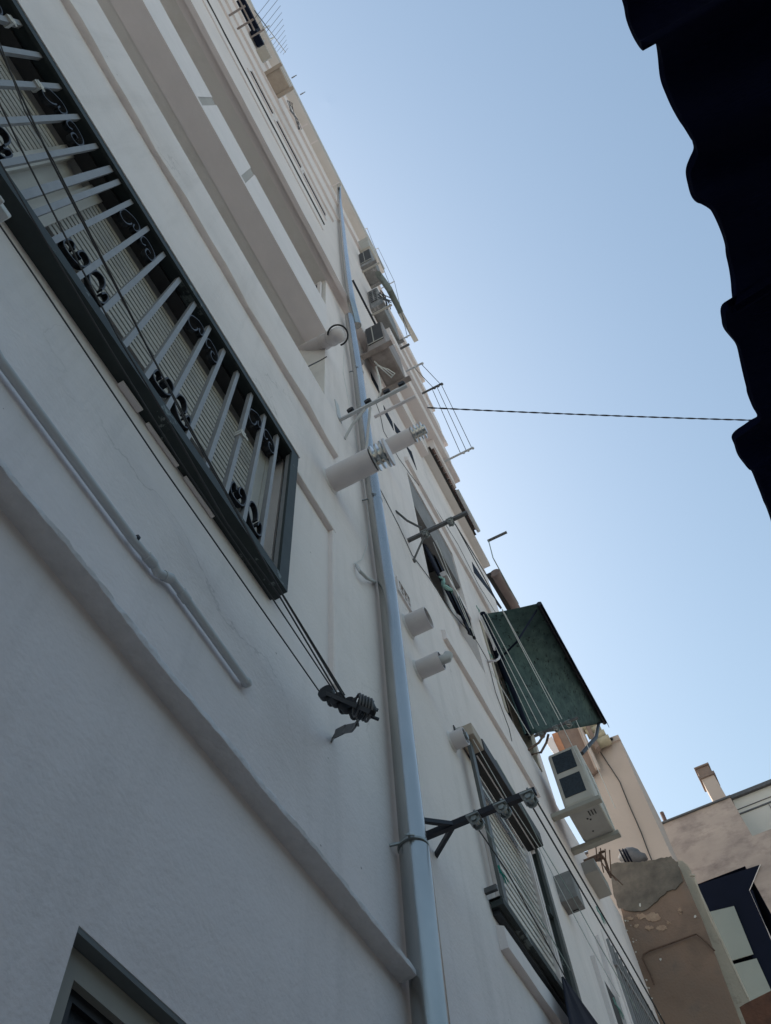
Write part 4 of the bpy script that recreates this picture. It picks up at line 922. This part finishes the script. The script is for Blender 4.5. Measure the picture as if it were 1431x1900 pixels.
for k in range(6):
    a_ = at(533 + 2 * k, 186 + k, .36); t.tube([a_, at(538 + random.uniform(0, 8), 205, .30), at(548 + random.uniform(0, 6), 222, .28), at(556 + random.uniform(-2, 4), 240, .30)], .005, 6)
tag(t.build('cable_bundle', WIRE, None, smooth=True), 'tangle of dark cables beside the beige outdoor unit', 'cable')
for q, lab in (((541, 145), 'small hook ring on the eave above the beige outdoor unit'), ((557, 176), 'small hook ring on the eave beside the cable tangle')):
    a_ = at(q[0], q[1], .34); t = MB(); t.tube([a_, a_ + Vector((.0, -.10, 0))], .015, 6); t.tube([a_ + Vector((0, -.12 + .03 * math.cos(x_), .03 * math.sin(x_))) for x_ in [k * .7 for k in range(9)]], .010, 6, closed=True); tag(t.build('eave_hook', IRON), lab, 'hook', 'hooks along the eave')

# ================================================================== the alley's end
ow = thing('end_wall', 'orange brown rendered end wall with dark cement patch and rusty rod', 'wall', (7.7, .5, 0))
def jag(pts, amp, k=5):
    o = []
    for a, b in zip(pts, pts[1:] + pts[:1]):
        for i in range(k):
            t = i / k; o.append((a[0] + (b[0] - a[0]) * t + random.uniform(-amp, amp), a[1] + (b[1] - a[1]) * t + random.uniform(-amp, amp)))
    return o
def poly_x(mb, X, pts, th):
    a = [atX(x, y, X) for x, y in pts]; mb.hexa(a, [p + Vector((th, 0, 0)) for p in a])
X0 = 7.6
t = MB(); poly_x(t, X0, [(1133, 1606), (1150, 1602), (1190, 1600), (1203, 1598), (1228, 1594), (1244, 1591), (1256, 1600), (1300, 1700), (1367, 1880), (1400, 1960), (1232, 1960), (1170, 1760)], .30)
t.build('wall', ORANGE, ow)
t = MB(); poly_x(t, X0 - .012, [(1131, 1604), (1150, 1600), (1190, 1598.5), (1203, 1597), (1228, 1592), (1245, 1589), (1257, 1600), (1268, 1634), (1252, 1650), (1238, 1654), (1222, 1668), (1205, 1683), (1190, 1691), (1168, 1690), (1147, 1684), (1138, 1660)], .011) if False else poly_x(t, X0 - .012, jag([(1131, 1604), (1150, 1600), (1190, 1598.5), (1203, 1597), (1228, 1592), (1245, 1589), (1257, 1600), (1268, 1634), (1252, 1650), (1238, 1654), (1222, 1668), (1205, 1683), (1190, 1691), (1168, 1690), (1147, 1684), (1138, 1660)], 1.3, 4), .011)
t.build('cement_patch', CEMENT, ow)
t = MB()
for cx_, cy_, rx_, ry_ in ((1212, 1702, 15, 9), (1190, 1700, 10, 5), (1228, 1722, 9, 6), (1168, 1704, 8, 4), (1206, 1722, 8, 4), (1240, 1712, 4, 3), (1262, 1690, 4, 6), (1180, 1718, 5, 3)):
    poly_x(t, X0 - .0035 - .0001 * rx_, jag([(cx_ + rx_ * math.cos(a_), cy_ + ry_ * math.sin(a_)) for a_ in [k * .785 for k in range(8)]], 2.2, 3), .003)
t.build('scuffed_patch', SCUFF, ow)
t = MB()
for k in range(26):
    px, py = 1158 + 62 * (k / 25) + random.uniform(-6, 8), 1706 + 190 * (k / 25) + random.uniform(-8, 8); a_ = atX(px, py, X0 - .004)
    s_ = random.uniform(.004, .011); t.hexa([a_ + Vector((0, -s_, -s_ * .3)), a_ + Vector((0, s_ * .6, -s_)), a_ + Vector((0, s_, s_)), a_ + Vector((0, -s_ * .6, s_ * .6))], [a_ + Vector((.003, -s_, -s_ * .3)), a_ + Vector((.003, s_ * .6, -s_)), a_ + Vector((.003, s_, s_)), a_ + Vector((.003, -s_ * .6, s_ * .6))])
for px, py in ((1226, 1780), (1188, 1679), (1290, 1700), (1180, 1880)):
    poly_x(t, X0 - .0145, jag([(px + 2.2 * math.cos(a_), py + 3.2 * math.sin(a_)) for a_ in [k * 1.257 for k in range(5)]], .8, 2), .002)
t.build('flaked_paint', SIDING, ow)
t = MB(); t.tube([atX(x, y, X0 - .025) for x, y in ((1214, 1826), (1206, 1806), (1196, 1785), (1192, 1778), (1194, 1771), (1203, 1765), (1240, 1752), (1280, 1737), (1292, 1733), (1302, 1740), (1312, 1749), (1326, 1764))], .008, 8); tag(t.build('rusty_rod', RUST, None, smooth=True), 'bent rusty rod fixed across the orange end wall', 'rod')
cs = MB(); poly_x(cs, 7.68, [(1256, 1597), (1266, 1596), (1277, 1606), (1330, 1722), (1389, 1850), (1420, 1930), (1382, 1930), (1366, 1880), (1300, 1702)], .22)
tag(cs.build('cream_pier', CREAMR), 'narrow cream rendered pier right of the orange end wall', 'pier')
wp = MB(); wp.tube([atX(x, y, 7.60) for x, y in ((1288, 1628), (1312, 1690), (1350, 1772), (1388, 1852))], .0085, 10); wp.tube([atX(x, y, 7.60) for x, y in ((1281, 1624), (1290, 1625))], .012, 6)
tag(wp.build('white_pipe', CREAMR, None, smooth=True), 'thin white pipe up the edge of the cream pier', 'pipe')
# rolled tarp on the wall
t = MB(); c0, c1_ = atX(1150, 1596, X0 + .10), atX(1200, 1588, X0 + .10)
rad = [.03, .075, .10, .105, .095, .06, .03]
t.tube([c0.lerp(c1_, k / 6) + Vector((0, 0, .02 * math.sin(k))) for k in range(7)], rad, 18); rt = t.build('tarp_roll', BAGG, None, smooth=True)
tag(rt, 'grey rolled tarp lying on top of the orange end wall', 'tarp')
t = MB()
for k in (1.2, 1.9, 2.5):
    c = c0.lerp(c1_, k / 6); t.tube([c + Vector((0, .0 + .02 * math.cos(a_ * .4), 0)) + Vector((math.cos(a_), .0, math.sin(a_))) * (rad[2] + .003) for a_ in [i_ * .449 for i_ in range(14)]], .010, 6, closed=True)
o = t.build('stripe', NAVYP, rt)
# brown brick wall corner at the lower right
t = MB(); q = [atX(x, y, 5.6) for x, y in ((1372, 1869), (1383, 1862), (1431, 1838), (1500, 1808), (1560, 1990), (1420, 1990))]; t.hexa(q, [p + Vector((.3, 0, 0)) for p in q])
bw = t.build('brick_wall', BRICK); tag(bw, 'brown brick wall corner at the lower right under the shuttered far window', 'wall')

# pink building behind
pbd = thing('pink_building', 'pink beige rendered house with tiled eave behind the end wall', 'house', (9.3, .6, 0))
t = MB(); pts = [(1102, 1379), (1147, 1363), (1170, 1420), (1250, 1596), (1310, 1730), (1150, 1730), (1095, 1600), (1060, 1420)]; poly_x(t, 9.0, pts, 2.0); t.build('wall', PINKB, pbd)
t = MB(); poly_x(t, 8.93, [(1026, 1338), (1070, 1338), (1108, 1428), (1088, 1446), (1062, 1420), (1040, 1392)], .06); t.build('brown_bay', BRWN, pbd)
t = MB(); poly_x(t, 8.86, [(1066, 1338), (1074, 1338), (1110, 1420), (1104, 1426)], .05); t.tube([atX(1072, 1338, 8.84), atX(1112, 1428, 8.84)], .02, 8); t.build('corner_strip', PINKB, pbd)
t = MB(); poly_x(t, 8.9, [(1012, 1375), (1024, 1366), (1050, 1420), (1050, 1432)], .05); t.build('balcony_post', TRIM, pbd)
t = MB(); poly_x(t, 8.92, [(1024, 1362), (1034, 1358), (1060, 1415), (1044, 1420)], .04); t.build('curtain', ORC, pbd)
t = MB()
for k in range(5):
    p = atX(1092 + 8 * k, 1340 + 9.5 * k, 8.95); t.tube([p + Vector((-.05, .14, -.02)), p + Vector((-.05, -.08, -.02))], .075, 12)
t.build('eave_tile', TILEO, pbd, smooth=True)
t = MB(); poly_x(t, 8.80, [(1086, 1346), (1093, 1344), (1112, 1383), (1106, 1390)], .1); t.build('eave_board', BRWN, pbd)
t = MB(); q = [(1112, 1392), (1125, 1412), (1150, 1450), (1165, 1488), (1190, 1545), (1203, 1580), (1215, 1610)]; t.tube([atX(x, y, 8.985) for x, y in q], .007, 6); t.build('cable', WIRE, pbd)
t = MB(); poly_x(t, 8.97, [(1103, 1382), (1147, 1363), (1151, 1371), (1106, 1388)], .05); t.build('coping', PINKB, pbd)
t = MB()
for (x, y) in ((1111, 1379), (1122, 1377), (1135, 1371)): a_ = atX(x, y, 8.95); t.ball(a_, .022, 7)
t.build('drain_stub', BLACK, pbd)
# far building
fb = thing('far_building', 'stained beige far building with chimney and deep navy window', 'building', (12.3, -.5, 0))
X1 = 12.0
topY = atX(1355, 1480, X1); tl_ = atX(1222, 1530, X1)
HX = atX(1290, 1640, X1); HR = atX(1388, 1652, X1)
wz0, wz1 = 7.2, 9.80; wy0, wy1 = -.62, .17
t = MB()
def fq(y0, y1, z0, z1): t.q((X1, y0, z0), (X1, y1, z0), (X1, y1, z1), (X1, y0, z1))
fq(topY.y, 2.2, wz1, topY.z); fq(wy1, 2.2, 0, wz1); fq(topY.y, wy0, 0, wz1); fq(wy0, wy1, 0, wz0); fq(-7, topY.y, 0, 10.22)
t.q((X1, topY.y, 10.22), (X1, topY.y, topY.z), (X1 + 1.5, topY.y, topY.z), (X1 + 1.5, topY.y, 10.22))
t.q((X1, topY.y, topY.z), (X1, 2.2, topY.z), (X1 + 2, 2.2, topY.z), (X1 + 2, topY.y, topY.z))
t.q((X1, -7, 10.22), (X1, topY.y, 10.22), (X1 + 2, topY.y, 10.22), (X1 + 2, -7, 10.22))
t.build('wall', FARB, fb)
t = MB(); t.wbox(X1 - .03, X1 + .3, topY.y - .02, 2.2, topY.z, topY.z + .03); t.build('coping', IRON, fb)
t = MB()   # deep navy lining of the window, it flares wider towards the wall face
yi0, yi1, dpw, zi1 = -.44, .12, .45, 9.66
t.q((X1, wy0, wz0), (X1 + dpw, yi0, wz0), (X1 + dpw, yi0, zi1), (X1, wy0, wz1)); t.q((X1, wy1, wz0), (X1 + dpw, yi1, wz0), (X1 + dpw, yi1, zi1), (X1, wy1, wz1))
t.q((X1, wy0, wz1), (X1, wy1, wz1), (X1 + dpw, yi1, zi1), (X1 + dpw, yi0, zi1)); t.q((X1 + dpw, yi0, wz0), (X1 + dpw, yi1, wz0), (X1 + dpw, yi1, zi1), (X1 + dpw, yi0, zi1))
lin = t.build('window', NAVYP, fb)
t = MB(); hood = [atX(1286, 1645, X1 - .02), atX(1411, 1604, X1 - .02), atX(1389, 1653, X1 - .02), atX(1370, 1700, X1 - .02), atX(1300, 1700, X1 - .02)]
t.hexa(hood, [p + Vector((.015, 0, 0)) for p in hood]); t.build('hood', NAVYP, fb)
t = MB(); poly_x(t, X1 - .035, [(1389, 1653), (1396, 1650), (1440, 1770), (1440, 1900), (1405, 1800), (1368, 1690)], .012); t.build('side_lining', NAVYP, fb)
t = MB(); t.tube([atX(x, y, X1 - .03) for x, y in ((1411, 1604), (1391, 1652), (1440, 1762))], .006, 6); t.tube([atX(x, y, X1 - .03) for x, y in ((1292, 1646), (1340, 1750))], .005, 6); t.build('white_edge', TRIM, fb)
for pts in ([(1316, 1692), (1362, 1681), (1398, 1770), (1352, 1784)], [(1358, 1790), (1404, 1778), (1432, 1840), (1390, 1858)]):
    t = MB(); poly_x(t, X1 - .05, pts, .012); t.build('shutter_panel', PANEL, fb)
t = MB(); t.wbox(X1 + .5, X1 + 1.2, -4.5, topY.y - .03, 10.15, 11.35); t.build('upper_storey', SIDING, fb)
t = MB(); t.wbox(X1 + .44, X1 + 1.3, -4.5, topY.y - .02, 11.33, 11.40); t.build('roof_edge', IRON, fb)
t = MB(); t.wbox(X1 + .485, X1 + .5, -4.5, topY.y - .03, 11.02, 11.045); t.wbox(X1 + .488, X1 + .5, -4.5, topY.y - .03, 11.12, 11.13); t.wbox(X1 + .488, X1 + .5, -1.48, -1.47, 10.2, 11.0); t.build('siding_joint', IRON, fb)
ch = MB(); cy0, cy1 = atX(1352, 1487, X1 + .3).y, atX(1326, 1492, X1 + .3).y; cz = atX(1318, 1448, X1 + .3).z; ch.wbox(X1 + .2, X1 + .5, cy0, cy1, 10.9, cz)
cho = ch.build('chimney', PINKB, fb); t = MB(); t.wbox(X1 + .17, X1 + .53, cy0 - .03, cy1 + .03, cz, cz + .06); t.wbox(X1 + .22, X1 + .48, cy0 + .0, cy1 - .0, cz + .06, cz + .25); t.wbox(X1 + .19, X1 + .51, cy0 - .02, cy1 + .02, cz + .25, cz + .28); t.build('chimney_cap', BRWN, cho)
t = MB(); a_ = atX(1237, 1530, X1 + .2); b_ = atX(1228, 1508, X1 + .2); t.tube([a_ - Vector((0, 0, .2)), b_], .035, 10); tag(t.build('vent_stack', TILE, fb, smooth=True), None)

# ================================================================== overhead sheet on the opposite side
sh = thing('corrugated_canopy', 'near black corrugated canopy hanging over the alley at the right', 'canopy', (1, -1, 2.7))
E_ = [(90, -120), (125, 0), (133, 60), (150, 110), (170, 145), (180, 152), (210, 157), (235, 162), (248, 180), (258, 225), (268, 290), (283, 330), (300, 375), (320, 415), (345, 455), (375, 515), (383, 545), (386, 572), (372, 605), (360, 638), (366, 675), (378, 712), (405, 730), (440, 755), (460, 785), (482, 845), (500, 910), (506, 950), (520, 1000), (526, 1050), (527, 1110), (508, 1130), (490, 1145), (491, 1180), (495, 1210), (518, 1245), (540, 1275), (556, 1330), (575, 1400), (583, 1440), (600, 1490), (617, 1540), (570, 1580), (525, 1615), (535, 1650), (548, 1680), (575, 1710), (600, 1735), (625, 1800), (640, 1850), (655, 1890), (700, 2010), (735, 2120)]
E_ = crom([(60, -220)] + E_)
t = MB(); top = []
prevr = None
for i, (x, y) in enumerate(E_):
    ph = i * .15; z = 2.75 + .012 * math.sin(ph); p = atZ(1100 + x / 1.979, y / 1.979, z)
    row = [p] + [Vector((p.x, p.y - .16 * k, z + .02 * k + .02 * math.sin(p.x * 42) * min(k, 1))) for k in range(1, 9)]
    if prevr:
        for k in range(8): t.q(prevr[k], row[k], row[k + 1], prevr[k + 1])
    prevr = row
o = t.build('sheet', SHED, sh); sm = o.modifiers.new('thick', 'SOLIDIFY'); sm.thickness = .012; sm.offset = 1
t = MB(); t.beam((-.6, -1.0, 2.86), (2.6, -1.0, 2.86), .05, .06); t.build('purlin', SHED, sh)
for k, x in enumerate((-.4, 2.4)):
    t = MB(); t.beam((x, -3.0, 2.95), (x, -.8, 2.82), .05, .05); t.build('strut', SHED, sh)
# unseen opposite house, added to darken the lower facade; it carries the canopy
op = MB(); op.wbox(-5, 7.0, -7, -3.0, 0, 4.35)
tag(op.build('unseen_opposite_house', HOUSE), 'unseen low grey house added across the alley to darken the facade, carrying the dark canopy', 'house')
g = MB(); g.q((-300, -300, 0), (300, -300, 0), (300, 300, 0), (-300, 300, 0)); tag(g.build('ground', ASPH), kind='structure')
